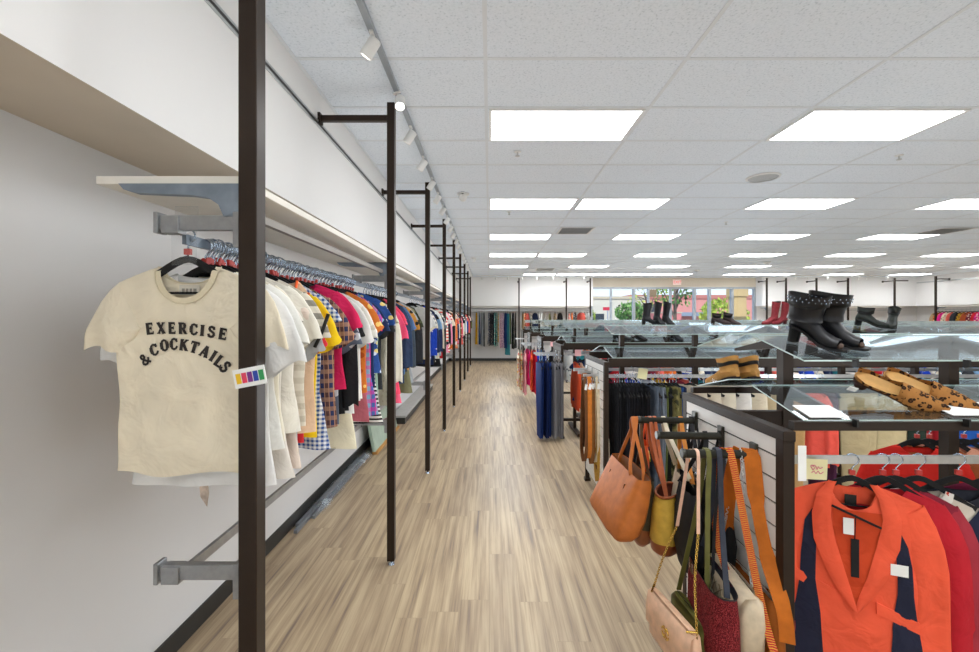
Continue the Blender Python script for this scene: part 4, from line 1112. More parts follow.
for i, (x, nm, hx) in enumerate([(1.83, 'stone beige trousers', '#cfc3ae'), (1.95, 'oatmeal trousers', '#d8cdb8'), (2.08, 'ivory trousers', '#e5dcc8'), (2.22, 'white jeans', '#e9e7e2'), (2.36, 'cream chinos', '#e2d6bd'), (2.52, 'sand trousers', '#cdb994'), (2.7, 'camel trousers', '#b99260')]):
    it.append((x, 'trousers', nm, f(hx), ed + .9 + .1 * (i % 3), .95))
it += [(2.86, 'long', 'coral red jacket', f('#ee5a4c'), -1.0, 1.1), (3.02, 'trousers', 'plum trousers', f('#4a2440'), ed + .3, .95), (3.36, 'trousers', 'wide khaki trousers', f('#b3a27c'), -.35, 1.0), (3.62, 'trousers', 'wheat coloured trousers', f('#bfae86'), -.3, 1.0),
       (3.8, 'trousers', 'forest green trousers', f('#26332b'), ed + .3, .95), (4.5, 'tee', 'cobalt blue top', f('#245bb5'), -.4, 1.0), (4.75, 'tee', 'white knit top', f('#e9e8e4'), -.4, 1.0), (5.0, 'tee', 'striped black top', f('#2a2a2e', 'stripe', '#e4e4e4'), -.5, 1.0)]
onrack(1, it)
cy = ['scarlet', 'burgundy', 'black', 'navy', 'sky blue', 'white', 'coral', 'royal blue', 'teal', 'mustard', 'grey', 'orange', 'cream', 'charcoal']
it = [((576 - CX) * 6.29 / F, 'long', 'coral red dress', f('#ec5a35'), ed + .05, 1.1), ((580 - CX) * 6.29 / F, 'long', 'beige knit', f('#d9bfa5'), ed + .08, 1.1), ((586 - CX) * 6.29 / F, 'dress', 'navy dress', f('#1f3158'), -.6, .8), (1.56, 'dress', 'dark navy dress', f('#1a2745'), -.7, .8)]
for i in range(38):
    nm = cy[(i * 5 + i // 14) % 14]; it.append((1.75 + i * .148, ['long', 'tee', 'blouse', 'shirt'][i % 4], f'{nm} {CATS[["long", "tee", "blouse", "shirt"][i % 4]]}, {ORD[i + 1] if i < 28 else ORD[i - 27] + " of the far half"},', f(pd[nm], [None, None, 'stripe', None, 'floral'][i % 5], '#efe8e0', '#2f3350'), ed + R.uniform(.1, .8), 1.05))
onrack(2, it)
it = []
for i in range(16):
    nm = cy[(i * 3 + 2) % 14]; it.append((1.3 + i * .22, ['long', 'tee'][i % 2], f'{nm} {CATS[["long", "tee"][i % 2]]}, {ORD[i + 1]} from the aisle,', f(pd[nm], [None, 'floral', None][i % 3], '#efe8e0', '#2f3350'), ed + R.uniform(.2, .8), 1.05))
onrack(3, it)
# back rail of the second rack: colourful tops glimpsed through the glass and over the trousers
it = []
for i in range(28):
    nm = ['burgundy', 'burgundy', 'scarlet', 'scarlet', 'coral', 'sky blue', 'royal blue', 'navy', 'teal', 'white', 'orange', 'charcoal', 'mustard', 'black'][(i * 3 + i // 7) % 14]
    it.append((1.2 + i * .135, ['tee', 'long'][i % 2], f'{nm} {["tee", "top"][i % 2]}, {ORD[i + 1]} from the aisle,', f(pd[nm], [None, None, 'floral', None][i % 4], '#efe8e0', '#2f3350'), ed + R.uniform(.1, .6), 1.0))
onrack(1, it, 'back')
# aisle ends: trousers on the third rack, bright dresses on the fourth
ae = []
for i, (x, nm, hx) in enumerate([(.70, 'navy blue', '#1f3673'), (.745, 'deep blue', '#1d3c80'), (.79, 'indigo', '#1a2c5e'), (.84, 'royal navy', '#223f86'), (.905, 'silver grey', '#9a9a9f'), (.955, 'dove grey', '#a7a6aa'), (1.0, 'ash grey', '#8f8f95')]):
    y = GY[2] + (.02 if i % 2 else -.06)
    garment('trousers', f(hx), f'{nm} trousers hung on the aisle end arm of the third rack', (x, y, 1.17), ed + R.uniform(-.05, .25), 'trousers at the third rack aisle end', i % 3, False, None, 1.03)
    hanger(f'hanger of the {nm} trousers at the third rack end', (x, y, 1.17), ed + .1, 'hangers at the third rack aisle end', False, False)
for i, (x, nm, hx, pt) in enumerate([(.56, 'cream flowered', '#eee2cc', 'floral'), (.62, 'yellow and red print', '#e8d9b0', 'floral'), (.685, 'pale pink', '#f0a8b0', None), (.75, 'hot pink', '#f0287a', None), (.815, 'tomato orange', '#f2552c', None), (.88, 'scarlet', '#e62a45', None), (.94, 'cobalt blue', '#1c3fd0', None), (1.01, 'turquoise blue', '#1f7fc0', None), (1.05, 'navy', '#1d2f6c', None)]):
    garment('dress', f(hx, pt, '#d83a44', '#f0c83c'), f'{nm} dress on the aisle end arm of the fourth rack', (x, GY[3] - .02 + .1 * (i % 2), 1.19), ed + R.uniform(-.1, .15), 'dresses at the fourth rack aisle end', i % 4, False, None, .92 + .1 * (i % 3))
    hanger(f'hanger of the {nm} dress at the fourth rack end', (x, GY[3] - .02 + .1 * (i % 2), 1.19), ed, 'hangers at the fourth rack aisle end', False, False)
# ------------------------------------------------------------------ coral blazer and its neighbours on the nearest rack
def rowpanel(rows, surf, off, n=7, thick=0.0):
    m = MB(); rings = []
    zs = []
    for (z0, a0, b0), (z1, a1, b1) in zip(rows, rows[1:]):
        for q in range(4): t = q / 4; zs.append((z0 + (z1 - z0) * t, a0 + (a1 - a0) * t, b0 + (b1 - b0) * t))
    zs.append(rows[-1])
    for z, a, b in zs:
        ring = []
        for k in range(n):
            t = k / (n - 1); x = a + (b - a) * t
            ring.append((x, surf(x, z) - off - thick * math.sin(PI * t) ** .6, z))
        rings.append(ring)
    return m.loft(rings, False)
coral = f('#fb6040'); navyp = f('#23263a'); coralin = f('#d94a26')
FY = GY[0] + .14
BX = (852 - CX) * FY / F
t = thing('blazer', 'coral red blazer with dark navy side panels on the nearest rack', 'blazer', (BX, FY, GZ), 'clothes on the nearest rack front rail', -.37)
bz = dict(wr=.015, a0=.07, phi0=58, ws=.205, w=.208, hem=.225, L=.74, nk=.075, scoop=.085, slv=.56, phi=87, flare=.86)
mb, bf, bh = torso(bz, 21, 56, .03, .004, 16); mb.build('garment_body', coral, t)
for s in (-1, 1):
    sleeve(bz, s, 4, 22).build('sleeve', coral, t)
inner = [(-.178, -.07, .08), (-.25, -.066, .078), (-.36, -.045, .052), (-.46, -.018, .028), (-.535, -.004, .004)]
rowpanel(inner, bf, .003, 9).build('lining', coralin, t)
lap = [(-.082, .05, .075), (-.13, .072, .118), (-.2, .078, .135), (-.3, .062, .13), (-.4, .035, .095), (-.48, .012, .055), (-.545, -.004, .012)]
rowpanel(lap, bf, .007, 7, .006).build('lapel', coral, t)
rowpanel([(z, -b, -a) for z, a, b in lap], bf, .010, 7, .006).build('lapel', coral, t)
for s in (-1, 1):
    top = -.19 if s < 0 else -.24
    rows = [(top, .128, .132), (top - .05, .118, .155), (-.36, .122, .168), (-.46, .122, .17), (-.58, .108, .188), (-.7, .1, .205), (-.82, .095, .212)]
    rowpanel([(z, a, b) if s > 0 else (z, -b, -a) for z, a, b in rows], bf, .004, 7).build('side_panel', navyp, t)
for s in (-1, 1):
    m = MB(); q = []
    for dx, dz in ((0, 0), (.13, -.055), (.13, -.095), (0, -.04)):
        x = s * (.06 + dx) if s > 0 else -.185 + dx; z = -.50 + dz if s > 0 else -.43 + dz
        q.append((x, bf(x, z) - .008, z))
    m.add(q, [(0, 1, 2, 3), (3, 2, 1, 0)]); b = [Vector(v) + Vector((0, .006, 0)) for v in q]
    m.hexa([q[3], q[2], b[2], b[3], q[0], q[1], b[1], b[0]]); m.build('pocket_flap', coral, t)
m = MB().box(.1, .15, bf(.125, -.37) - .014, bf(.125, -.37) - .012, -.39, -.35); m.build('price_label', 'paper', t)
m = MB().box(-.018, .018, .012, .014, -.175, -.135); m.build('neck_label', 'black', t)
m = MB().box(-.04, -.008, bf(0, -.2) - .009, bf(0, -.2) - .007, -.265, -.205); m.build('size_label', 'paper', t)
m = MB().box(-.016, .008, bf(0, -.32) - .012, bf(0, -.32) - .009, -.42, -.28); m.tube([(-.005, bf(0, -.25) - .01, -.28), (-.002, bf(0, -.2) - .008, -.19)], .0015, 4); m.build('hang_tag', 'velvet', t)
m = MB().tube([(-.075, bf(0, -.2) - .012, -.165), (.07, bf(0, -.2) - .012, -.225)], .0045, 6); m.build('hanger_bar', 'velvet', t)
hanger('black velvet hanger under the coral blazer, nearest rack', (BX, FY, GZ), -.37, 'hangers on the nearest rack', True)
def r1(dx, kind, mat, nm, rz, s, mat2=None, y=FY, v=0, side='front'):
    t = garment(kind, mat, f'{nm} on the {side} rail of the nearest rack', (BX + dx, y, GZ), rz, f'clothes on the {side} rail of the nearest rack', v, True, mat2, s)
    hanger(f'black velvet hanger under the {nm}, nearest rack', (BX + dx, y, GZ), rz, 'hangers on the nearest rack', True); return t
r1(.115, 'long', f('#c3232f'), 'crimson cardigan behind the coral blazer', -.34, 1.05, None, FY, 0)
r1(.165, 'long', f('#8d2738'), 'dark raspberry cardigan', -.33, 1.1, f('#a8323f'), FY, 1)
t = r1(.25, 'long', f('#dfd3c3'), 'cream top with navy sleeves and embroidered collar', -.28, 1.15, f('#252a40'), FY, 2)
m = MB(); ps = []
for i in range(9):
    a = PI + PI * i / 8; ps.append(Vector((.08 * math.cos(a), -.024 - .006 * abs(math.sin(a)), -.092 - .05 * abs(math.sin(a)))))
m.ribbon(ps, .032, .003, (0, 0, 1)); m.build('embroidered_collar', f('#efe9e0', 'floral', '#c8402e', '#28324f', sc=3.2), t)
r1(.40, 'long', f('#30323c'), 'charcoal jacket at the right edge', -.36, 1.1, None, FY, 3)
r1(.55, 'long', f('#7a2340'), 'burgundy cardigan at the right edge', -.45, 1.0, None, FY, 0)
BYR = GY[0] + GD - .14
rx = (917 - CX) * BYR / F - BX
r1(rx, 'long', f('#e02b22'), 'bright red sweater', -.32, 1.0, None, BYR, 1, 'back')
r1(rx + .06, 'long', f('#a5552f'), 'rust brown cardigan', -.38, 1.0, None, BYR, 2, 'back')
r1(rx + .15, 'blouse', f('#eaa588'), 'peach blouse', -.38, 1.0, None, BYR, 3, 'back')
r1(rx + .23, 'long', f('#e9a183'), 'apricot sweater', -.4, 1.0, None, BYR, 3, 'back')
r1(rx + .31, 'long', f('#ded9cd'), 'pale grey cardigan', -.4, 1.0, None, BYR, 0, 'back')

# ------------------------------------------------------------------ handbags on the arms of the nearest rack
def bagroot(lab, top, rz, cat='handbag', name='handbag', lean=(0, 0)):
    t = thing(name, lab, cat, top, 'handbags on the nearest rack arms', rz)
    mt = Matrix.Translation(Vector(top)) @ Matrix.Rotation(rz, 4, 'Z')
    inv = mt.inverted()
    return t, (lambda p: inv @ Vector(p))
def pouch(rings, n=28, e=3.2, capb=True, capt=False, wob=0.0, seed=0):
    out = []; r = random.Random(seed); ph = r.uniform(0, 6)
    for z, hw, ht, ox, oy in rings:
        ring = []
        for k in range(n):
            a = 2 * PI * k / n; c, s = math.cos(a), math.sin(a)
            x = hw * math.copysign(abs(c) ** (2 / e), c); y = ht * math.copysign(abs(s) ** (2 / e), s)
            ring.append((ox + x, oy + y + wob * math.sin(11 * x / max(hw, .01) + ph + 20 * z), z + wob * .4 * math.sin(3 * a + ph)))
        out.append(ring)
    return MB().loft(out, True, capt, capb)
def strap(root, L, pts, w, t, side, mat, name='strap', k=4):
    p = [L(q) for q in pts]; sd = L(Vector(root.location) + Vector(side))
    return MB().ribbon(catmull(p, k), w, t, sd).build(name, mat, root)
def chain(root, L, pts, mat, name='chain', ln=.013, r=.0016):
    p = catmull([L(q) for q in pts], 12); m = MB(); d = 0; i = 0; last = p[0]
    cum = [0]
    for a, b in zip(p, p[1:]): cum.append(cum[-1] + (b - a).length)
    nlk = int(cum[-1] / (ln * .78))
    for q in range(nlk):
        s = (q + .5) * ln * .78; j = max(x for x in range(len(cum)) if cum[x] <= s); j = min(j, len(p) - 2)
        f0 = (s - cum[j]) / max(1e-6, cum[j + 1] - cum[j]); c = p[j].lerp(p[j + 1], f0); tg = (p[j + 1] - p[j]).normalized()
        u = tg.cross(Vector((1, .3, 0))).normalized(); v = tg.cross(u)
        if q % 2: u = v
        m.tube([c + tg * (ln / 2 * math.cos(2 * PI * w / 8)) + u * (ln * .32 * math.sin(2 * PI * w / 8)) for w in range(8)], r, 5, closed=True)
    return m.build(name, mat, root)
H = PI / 2
# large tan tote
tanl = leather('#b8662a', .6, .1)
t, L = bagroot('large tan leather tote hanging at the end of the farthest handbag arm', (.69, 2.137, .985), H + .05, name='tote_bag')
pouch([(.0, .2, .035, 0, 0), (-.03, .203, .045, 0, .006), (-.1, .21, .058, 0, .03), (-.18, .222, .068, 0, .06), (-.24, .226, .066, 0, .088), (-.262, .215, .05, 0, .097)], 40, 4.5, wob=.002).build('bag_body', tanl, t)
pouch([(-.003, .199, .034, 0, 0), (-.06, .19, .03, 0, .012), (-.1, .17, .02, 0, .03)], 32, 3.0).build('bag_lining', leather('#7c4a26'), t)
for dy, xo in ((-.028, 0), (.028, .012)):
    a = t.location
    top = Vector((.705 + xo, 2.13, 1.2275))
    strap(t, L, [Vector((.69 - dy, 2.137 - .11, .945)), Vector((.695 - dy, 2.06, 1.03)), Vector((.70 + xo, 2.115, 1.19)), top, Vector((.70 + xo, 2.15, 1.19)), Vector((.695 - dy, 2.2, 1.03)), Vector((.69 - dy, 2.137 + .11, .945))], .016, .004, (1, 0, 0), tanl, 'handle')
for s in (-1, 1):
    m = MB().tube([(s * .1, .062, -.05), (s * .105, .085, -.13)], .004, 5); m.build('strap_tassel', leather('#8a4f28'), t)
# dark olive slouch bag with tan base
t, L = bagroot('dark olive slouchy bag with brown base behind the tan tote', (.775, 2.2, .93), H - .1)
pouch([(0, .14, .03, 0, 0), (-.1, .165, .05, 0, .01), (-.22, .17, .055, 0, .02)], 28, 2.6, False, wob=.004).build('bag_body', leather('#4a412b', .7), t)
pouch([(-.215, .172, .057, 0, .02), (-.28, .16, .05, 0, .025), (-.315, .12, .03, 0, .03)], 28, 2.6).build('bag_base', leather('#8a4f2a'), t)
strap(t, L, [(.775, 2.1, .92), (.745, 2.12, 1.1), (.74, 2.13, 1.228), (.745, 2.145, 1.1), (.775, 2.3, .92)], .014, .004, (1, 0, 0), leather('#5a3b22'))
# mustard bucket bag with chestnut trim
t, L = bagroot('mustard yellow bucket bag with chestnut base and rim', (.835, 2.04, .90), H - .6)
mu = leather('#c9a03c', .6, .15); chn = leather('#8d4a26', .45)
pouch([(0, .105, .045, 0, 0), (-.06, .118, .06, 0, 0), (-.15, .125, .065, 0, 0), (-.2, .13, .068, 0, 0)], 28, 2.5, False, wob=.003).build('bag_body', mu, t)
pouch([(-.198, .131, .069, 0, 0), (-.24, .128, .066, 0, 0), (-.262, .1, .045, 0, 0)], 28, 2.5).build('bag_base', chn, t)
pouch([(.004, .104, .044, 0, 0), (-.05, .098, .04, 0, 0), (-.1, .08, .03, 0, 0)], 24, 2.5).build('bag_lining', leather('#5c2a1e'), t)
m = MB(); rim = [(.107 * math.cos(2 * PI * k / 20), .048 * math.sin(2 * PI * k / 20), .004) for k in range(20)]; m.tube(rim, .006, 6, closed=True); m.build('bag_rim', chn, t)
for dx in (0, .022):
    strap(t, L, [(.80, 1.96, .89), (.79 + dx, 2.08, 1.08), (.785 + dx, 2.115, 1.2), (.785 + dx, 2.13, 1.2285), (.785 + dx, 2.147, 1.2), (.80 + dx, 2.14, 1.05), (.85, 2.12, .89)], .015, .004, (1, 0, 0), leather('#a8552f'))
# small neon orange pouch
t, L = bagroot('small neon orange pouch behind the tan tote handles', (.80, 2.24, 1.07), H - .3, name='pouch_bag')
pouch([(0, .06, .01, 0, 0), (-.06, .075, .022, 0, 0), (-.12, .07, .02, 0, 0), (-.135, .05, .01, 0, 0)], 20, 3).build('bag_body', plain('neon orange cloth', '#f1662a', .7), t)
m = MB().box(-.07, .07, -.024, -.02, -.075, -.06); m.build('stripe', plain('lime trim', '#d6d13c', .7), t)
strap(t, L, [(.80, 2.2, 1.06), (.77, 2.14, 1.2), (.765, 2.13, 1.228), (.77, 2.145, 1.2), (.80, 2.28, 1.06)], .01, .003, (1, 0, 0), plain('neon orange cloth', '#f1662a'))
# cream canvas bag with orange strap
t, L = bagroot('cream canvas bag hanging right of the mustard bucket bag', (.935, 2.1, .98), H - .3)
pouch([(0, .1, .03, 0, 0), (-.12, .13, .05, 0, 0), (-.25, .14, .06, 0, 0), (-.31, .12, .045, 0, 0)], 28, 2.6, wob=.003).build('bag_body', leather('#d7c9ab', .75), t)
MB().tube(catmull([(-.08, -.055, -.05), (0, -.062, -.07), (.08, -.055, -.05)], 4), .006, 6).build('bag_trim', leather('#8a5a38'), t)
strap(t, L, [(.92, 2.0, .97), (.865, 2.1, 1.15), (.85, 2.13, 1.2285), (.865, 2.145, 1.15), (.94, 2.2, .97)], .02, .004, (1, 0, 0), leather('#dacdb4'))
strap(t, L, [(.93, 1.99, .95), (.935, 2.09, 1.12), (.935, 2.13, 1.2285), (.94, 2.15, 1.15), (.96, 2.2, .95)], .02, .004, (1, 0, 0), leather('#dc8a3a'), 'long_strap')
m = MB().ball((0, -.06, -.02), .014, 8); m.build('clasp', 'chrome', t)
# black bag on farthest arm by the panel
t, L = bagroot('black nylon bag hanging against the slat panel on the farthest arm', (.985, 2.1, .95), H)
pouch([(0, .12, .025, 0, 0), (-.12, .14, .035, 0, 0), (-.28, .145, .035, 0, 0), (-.31, .13, .025, 0, 0)], 24, 3, wob=.004).build('bag_body', leather('#1d1d20', .6), t)
for xo in (0, .03): strap(t, L, [(.985, 2.02, .94), (.985 + xo, 2.11, 1.17), (.985 + xo, 2.13, 1.2285), (.99 + xo, 2.145, 1.17), (.985, 2.2, .94)], .018, .004, (1, 0, 0), leather('#27272b', .6))
# black fringed bag on the middle arm
t, L = bagroot('black fringed crossbody bag on the middle handbag arm', (.965, 1.86, .90), H)
pouch([(0, .13, .02, 0, 0), (-.1, .14, .03, 0, 0), (-.2, .13, .025, 0, 0)], 24, 3, wob=.004).build('bag_body', leather('#171719', .7), t)
m = MB(); r_ = random.Random(3)
for i in range(40):
    x = -.13 + i * .0067; m.ribbon([(x, .025, -.12), (x + r_.uniform(-.006, .006), .03, -.22), (x + r_.uniform(-.01, .01), .028, -.33 - r_.uniform(0, .04))], .005, .001, (1, 0, 0))
m.build('fringe', leather('#1d1d20', .8), t)
strap(t, L, [(.965, 1.75, .9), (1.0, 1.87, 1.15), (1.0, 1.89, 1.2195), (1.0, 1.907, 1.15), (.965, 1.98, .9)], .02, .004, (1, 0, 0), leather('#232326', .6))
# second slouchy black bag on the middle arm
t, L = bagroot('soft black hobo bag between the middle and nearest handbag arms', (.86, 1.88, .98), H - .15)
pouch([(0, .1, .02, 0, 0), (-.1, .14, .04, 0, 0), (-.24, .15, .05, 0, 0), (-.33, .12, .035, 0, 0)], 26, 2.4, wob=.005).build('bag_body', leather('#1a1a1c', .75), t)
strap(t, L, [(.86, 1.79, .97), (.93, 1.87, 1.15), (.935, 1.89, 1.2185), (.93, 1.907, 1.15), (.86, 1.97, .97)], .02, .004, (1, 0, 0), leather('#202023', .7))
# blush clutch on a gold chain
pk = leather('#e3b898', .4, .05)
t, L = bagroot('blush pink flap clutch with gold chain strap on the nearest arm', (.705, 1.665, .595), H + .17, name='clutch_bag')
pouch([(.0, .137, .012, 0, 0), (-.01, .142, .022, 0, 0), (-.08, .146, .03, 0, 0), (-.17, .146, .03, 0, 0), (-.185, .14, .02, 0, 0)], 32, 5, True, True).build('bag_body', pk, t)
m = MB(); m.loft([[(x, -.0 + yy, zz) for yy, zz in ((.0, .003), (.025, -.01), (.0335, -.06), (.0345, -.128), (.031, -.132))] for x in (-.144, -.1, 0, .1, .144)], False); m.build('flap', pk, t)
em = MB(); y0 = .036; cx, cz = -.0, -.085
for q in range(4):
    a0 = q * PI / 2 + .25; em.tube([(cx + .022 * math.cos(a0 + k * .27), y0, cz + .022 * math.sin(a0 + k * .27)) for k in range(5)], .0032, 6)
for s in (-1, 1):
    em.box(cx - .010, cx + .010, y0 - .002, y0 + .002, cz + s * .0125 - .0025, cz + s * .0125 + .0025); em.box(cx - .0025, cx + .0025, y0 - .002, y0 + .002, min(cz + s * .003, cz + s * .0125), max(cz + s * .003, cz + s * .0125))
em.build('emblem', 'gold', t)
near = Vector((.729, 1.528, .6)); far = Vector((.681, 1.802, .6)); ap = Vector((.785, 1.655, 1.212))
strap(t, L, [ap + Vector((0, .012, -.004)), ap, ap + Vector((0, -.02, -.02)), ap + Vector((-.005, -.03, -.15)), ap + Vector((-.012, -.045, -.3))], .012, .003, (1, 0, 0), leather('#dcb39a'))
chain(t, L, [ap + Vector((-.012, -.045, -.3)), (near + ap) / 2 + Vector((-.01, -.01, -.15)), near], 'gold')
strap(t, L, [ap + Vector((-.02, 0, 0)), ap + Vector((-.02, .02, -.03)), ap + Vector((-.03, .035, -.15)), ap + Vector((-.045, .06, -.32))], .012, .003, (1, 0, 0), leather('#dcb39a'))
chain(t, L, [ap + Vector((-.045, .06, -.32)), (far + ap) / 2 + Vector((-.03, .03, -.16)), far], 'gold')
for s in (-1, 1): MB().tube([(s * .115, .025, .0), (s * .139, .0, .012), (s * .139, 0, -.01)], .004, 6).build('chain_ring', 'gold', t)
# olive camera bag
ol = leather('#5c5a2a', .45, .08)
t, L = bagroot('olive green zip crossbody bag behind the blush clutch', (.78, 1.68, .59), H + .08)
pouch([(0, .11, .02, 0, 0), (-.015, .12, .034, 0, 0), (-.09, .122, .036, 0, 0), (-.15, .12, .034, 0, 0), (-.165, .11, .02, 0, 0)], 30, 4, True, True).build('bag_body', ol, t)
MB().tube([(-.105, .0, .0025), (.105, .0, .0025)], .003, 5).build('zip', leather('#3a3a1c'), t)
for s, off in ((-1, 0), (1, .0)):
    strap(t, L, [(.825, 1.665 - s * .004, 1.2125), (.825, 1.655 - -s * .02, 1.19), (.815, 1.66 + s * .035, 1.0), (.782 - s * .008, 1.68 + s * .10, .60)], .018, .004, (1, 0, 0), ol)
MB().box(.09, .125, .036, .038, -.13, -.07).build('price_tag', 'paper', t)
# burgundy tweed tote
tw = fabric('#741a20', 'tweed', '#9c3a3c', '#3f0c10'); tnavy = leather('#22242e', .6)
t, L = bagroot('burgundy tweed open tote with navy lining on the nearest arm', (.838, 1.64, .745), H - .12, name='tote_bag')
pouch([(0, .155, .045, 0, 0), (-.08, .155, .055, 0, 0), (-.2, .15, .06, 0, 0), (-.29, .148, .055, 0, 0), (-.3, .13, .04, 0, 0)], 36, 3.6, wob=.002).build('bag_body', tw, t)
pouch([(.004, .157, .047, 0, 0), (-.02, .15, .04, 0, 0), (-.12, .14, .035, 0, 0), (-.16, .12, .02, 0, 0)], 30, 3.6).build('bag_lining', tnavy, t)
for s in (-1, 1):
    strap(t, L, [(.865, 1.655 - s * .003, 1.2125), (.865, 1.655 + s * .02, 1.19), (.86, 1.65 + s * .04, .95), (.838 + s * .01, 1.64 + s * .125, .735)], .02, .004, (1, 0, 0), leather('#2b2f3a', .6))
MB().box(.04, .1, .05, .056, -.03, .01).build('clip_tag', 'acrylic', t)
# cream quilted bag
cq = leather('#cdbca0', .45, .05)
t, L = bagroot('cream quilted flap bag with silver chain on the nearest arm', (.925, 1.64, .74), H - .1)
pouch([(0, .14, .02, 0, 0), (-.02, .15, .045, 0, 0), (-.1, .152, .055, 0, 0), (-.19, .15, .05, 0, 0), (-.21, .135, .03, 0, 0)], 32, 4).build('bag_body', cq, t)
m = MB(); m.loft([[(x, yy, zz) for yy, zz in ((-.01, .006), (.03, .004), (.056, -.03), (.064, -.09), (.063, -.13), (.06, -.134))] for x in (-.148, -.07, 0, .07, .148)], False); m.build('flap', cq, t)
qs = MB()
for k in range(-3, 6):
    for sg in (-1, 1):
        p = [(-.14 + k * .05 + sg * 0 + q * .03 * sg if sg > 0 else .14 - k * .05 + q * .03 * sg, .0655 - .004 * abs(q - 2) / 2, -.03 - q * .025) for q in range(5)]
        p = [u for u in p if -.145 < u[0] < .145]
        if len(p) > 1: qs.tube(p, .002, 4)
qs.build('quilt_stitching', leather('#a08d6d'), t)
chain(t, L, [(.955, 1.665, 1.214), (.95, 1.64, 1.18), (.94, 1.6, .95), (.93, 1.54, .75)], 'steel', 'chain', .014, .0018)
chain(t, L, [(.955, 1.665, 1.214), (.955, 1.69, 1.16), (.94, 1.72, .95), (.925, 1.76, .75)], 'steel', 'chain', .014, .0018)
# orange suede bag with very wide strap
os_ = leather('#bd6417', .8, .1)
t, L = bagroot('orange suede bag with wide slouchy strap next to the slat panel', (1.0, 1.64, .73), H - .05)
pouch([(0, .15, .015, 0, 0), (-.05, .16, .03, 0, 0), (-.16, .16, .035, 0, 0), (-.24, .14, .025, 0, 0)], 28, 3, wob=.003).build('bag_body', leather('#9c5418', .8), t)
MB().ribbon(catmull([L(q) for q in [(.99, 1.672, 1.2), (.985, 1.655, 1.2135), (.985, 1.632, 1.19), (.985, 1.60, 1.02), (.99, 1.55, .86), (1.0, 1.48, .72), (1.0, 1.46, .62)]], 5), [.045] * 5 + [.045] * 5 + [.055] * 5 + [.042] * 5 + [.05] * 5 + [.045] * 6, .004, L(Vector(t.location) + Vector((1, -.5, 0)))).build('strap', os_, t)
strap(t, L, [(.955, 1.655, 1.2135), (.945, 1.68, 1.15), (.94, 1.72, .95), (.97, 1.78, .74)], .05, .004, (1, -.6, 0), os_)
# woven red and yellow strap bag
wv = fabric('#b3202c', 'woven', '#e08a2a', '#d9b63c', sc=2.2)
t, L = bagroot('small red bag with red and orange woven strap on the nearest arm', (.965, 1.46, .50), H - .1)
pouch([(0, .07, .012, 0, 0), (-.03, .08, .024, 0, 0), (-.11, .08, .026, 0, 0), (-.12, .07, .015, 0, 0)], 24, 4).build('bag_body', leather('#a81f2b', .5), t)
strap(t, L, [(.905, 1.672, 1.2), (.905, 1.655, 1.2135), (.91, 1.635, 1.19), (.93, 1.58, .95), (.955, 1.5, .65), (.965, 1.40, .50)], .025, .003, (1, -.4, 0), wv)
strap(t, L, [(.895, 1.655, 1.2135), (.885, 1.675, 1.18), (.885, 1.70, 1.0), (.90, 1.70, .8), (.96, 1.54, .51)], .025, .003, (1, -.4, 0), wv)
MB().box(-.04, -.01, .026, .03, -.05, .02).build('price_tag', 'paper', t)
# patterned yellow cloth bag at the bottom
t, L = bagroot('yellow and pink patterned cloth bag, lowest under the cream quilted bag', (.87, 1.62, .50), H)
pouch([(0, .12, .02, 0, 0), (-.05, .14, .04, 0, 0), (-.16, .14, .045, 0, 0), (-.2, .12, .03, 0, 0)], 26, 3, wob=.004).build('bag_body', fabric('#d9c95a', 'floral', '#c04a5a', '#f0e2b0', sc=1.6), t)
strap(t, L, [(.89, 1.66, 1.2125), (.885, 1.68, 1.1), (.875, 1.70, .8), (.87, 1.69, .5)], .012, .003, (1, 0, 0), leather('#2a2a2e'))

# ------------------------------------------------------------------ belts on the second rack's slatted end
bl = [(.865, 3.98, .40, '#6d4426', 'dark brown'), (.885, 4.02, .52, '#3b2718', 'espresso'), (.915, 4.0, .42, '#c77326', 'orange tan'), (.945, 4.03, .36, '#8a5a30', 'chestnut'), (.965, 4.05, .50, '#d8bb92', 'woven cream'),
      (.985, 4.02, .38, '#e0cfb0', 'pale straw'), (.93, 4.25, .5, '#a8642c', 'saddle brown'), (1.0, 4.03, .20, '#b98d3a', 'mustard braided'), (1.015, 4.06, .3, '#7d4a2a', 'cognac'), (.97, 4.27, .45, '#2a2420', 'black'), (1.0, 4.48, .4, '#8d5c34', 'walnut')]
for x, y, zb, hx, nm in bl:
    t = thing('belt', f'{nm} leather belt hanging doubled on the second rack end', 'belt', (x, y, 1.17), 'belts on the second rack end', R.uniform(.1, .5))
    mt = leather(hx, .5); z = zb - 1.17
    MB().ribbon(catmull([(0, -.012, .0), (-.004, -.03, -.15), (-.01, -.05, z * .5), (-.008, -.045, z * .85), (0, 0, z), (.006, .045, z * .85), (.01, .045, z * .5), (.004, .025, -.15), (0, .012, 0)], 4), .044, .004, (1, .25, 0)).build('belt_strap', mt, t)
    m = MB().tube([(-.02, -.014, -.01), (.02, -.014, -.01), (.02, -.02, -.06), (-.02, -.02, -.06)], .0035, 5, closed=True); m.build('buckle', 'gold' if len(nm) % 2 else 'chrome', t)
    MB().obox((.0, -.03, -.09), (.03, .002, .05), (0, .3, .2)).build('price_tag', 'paper', t)

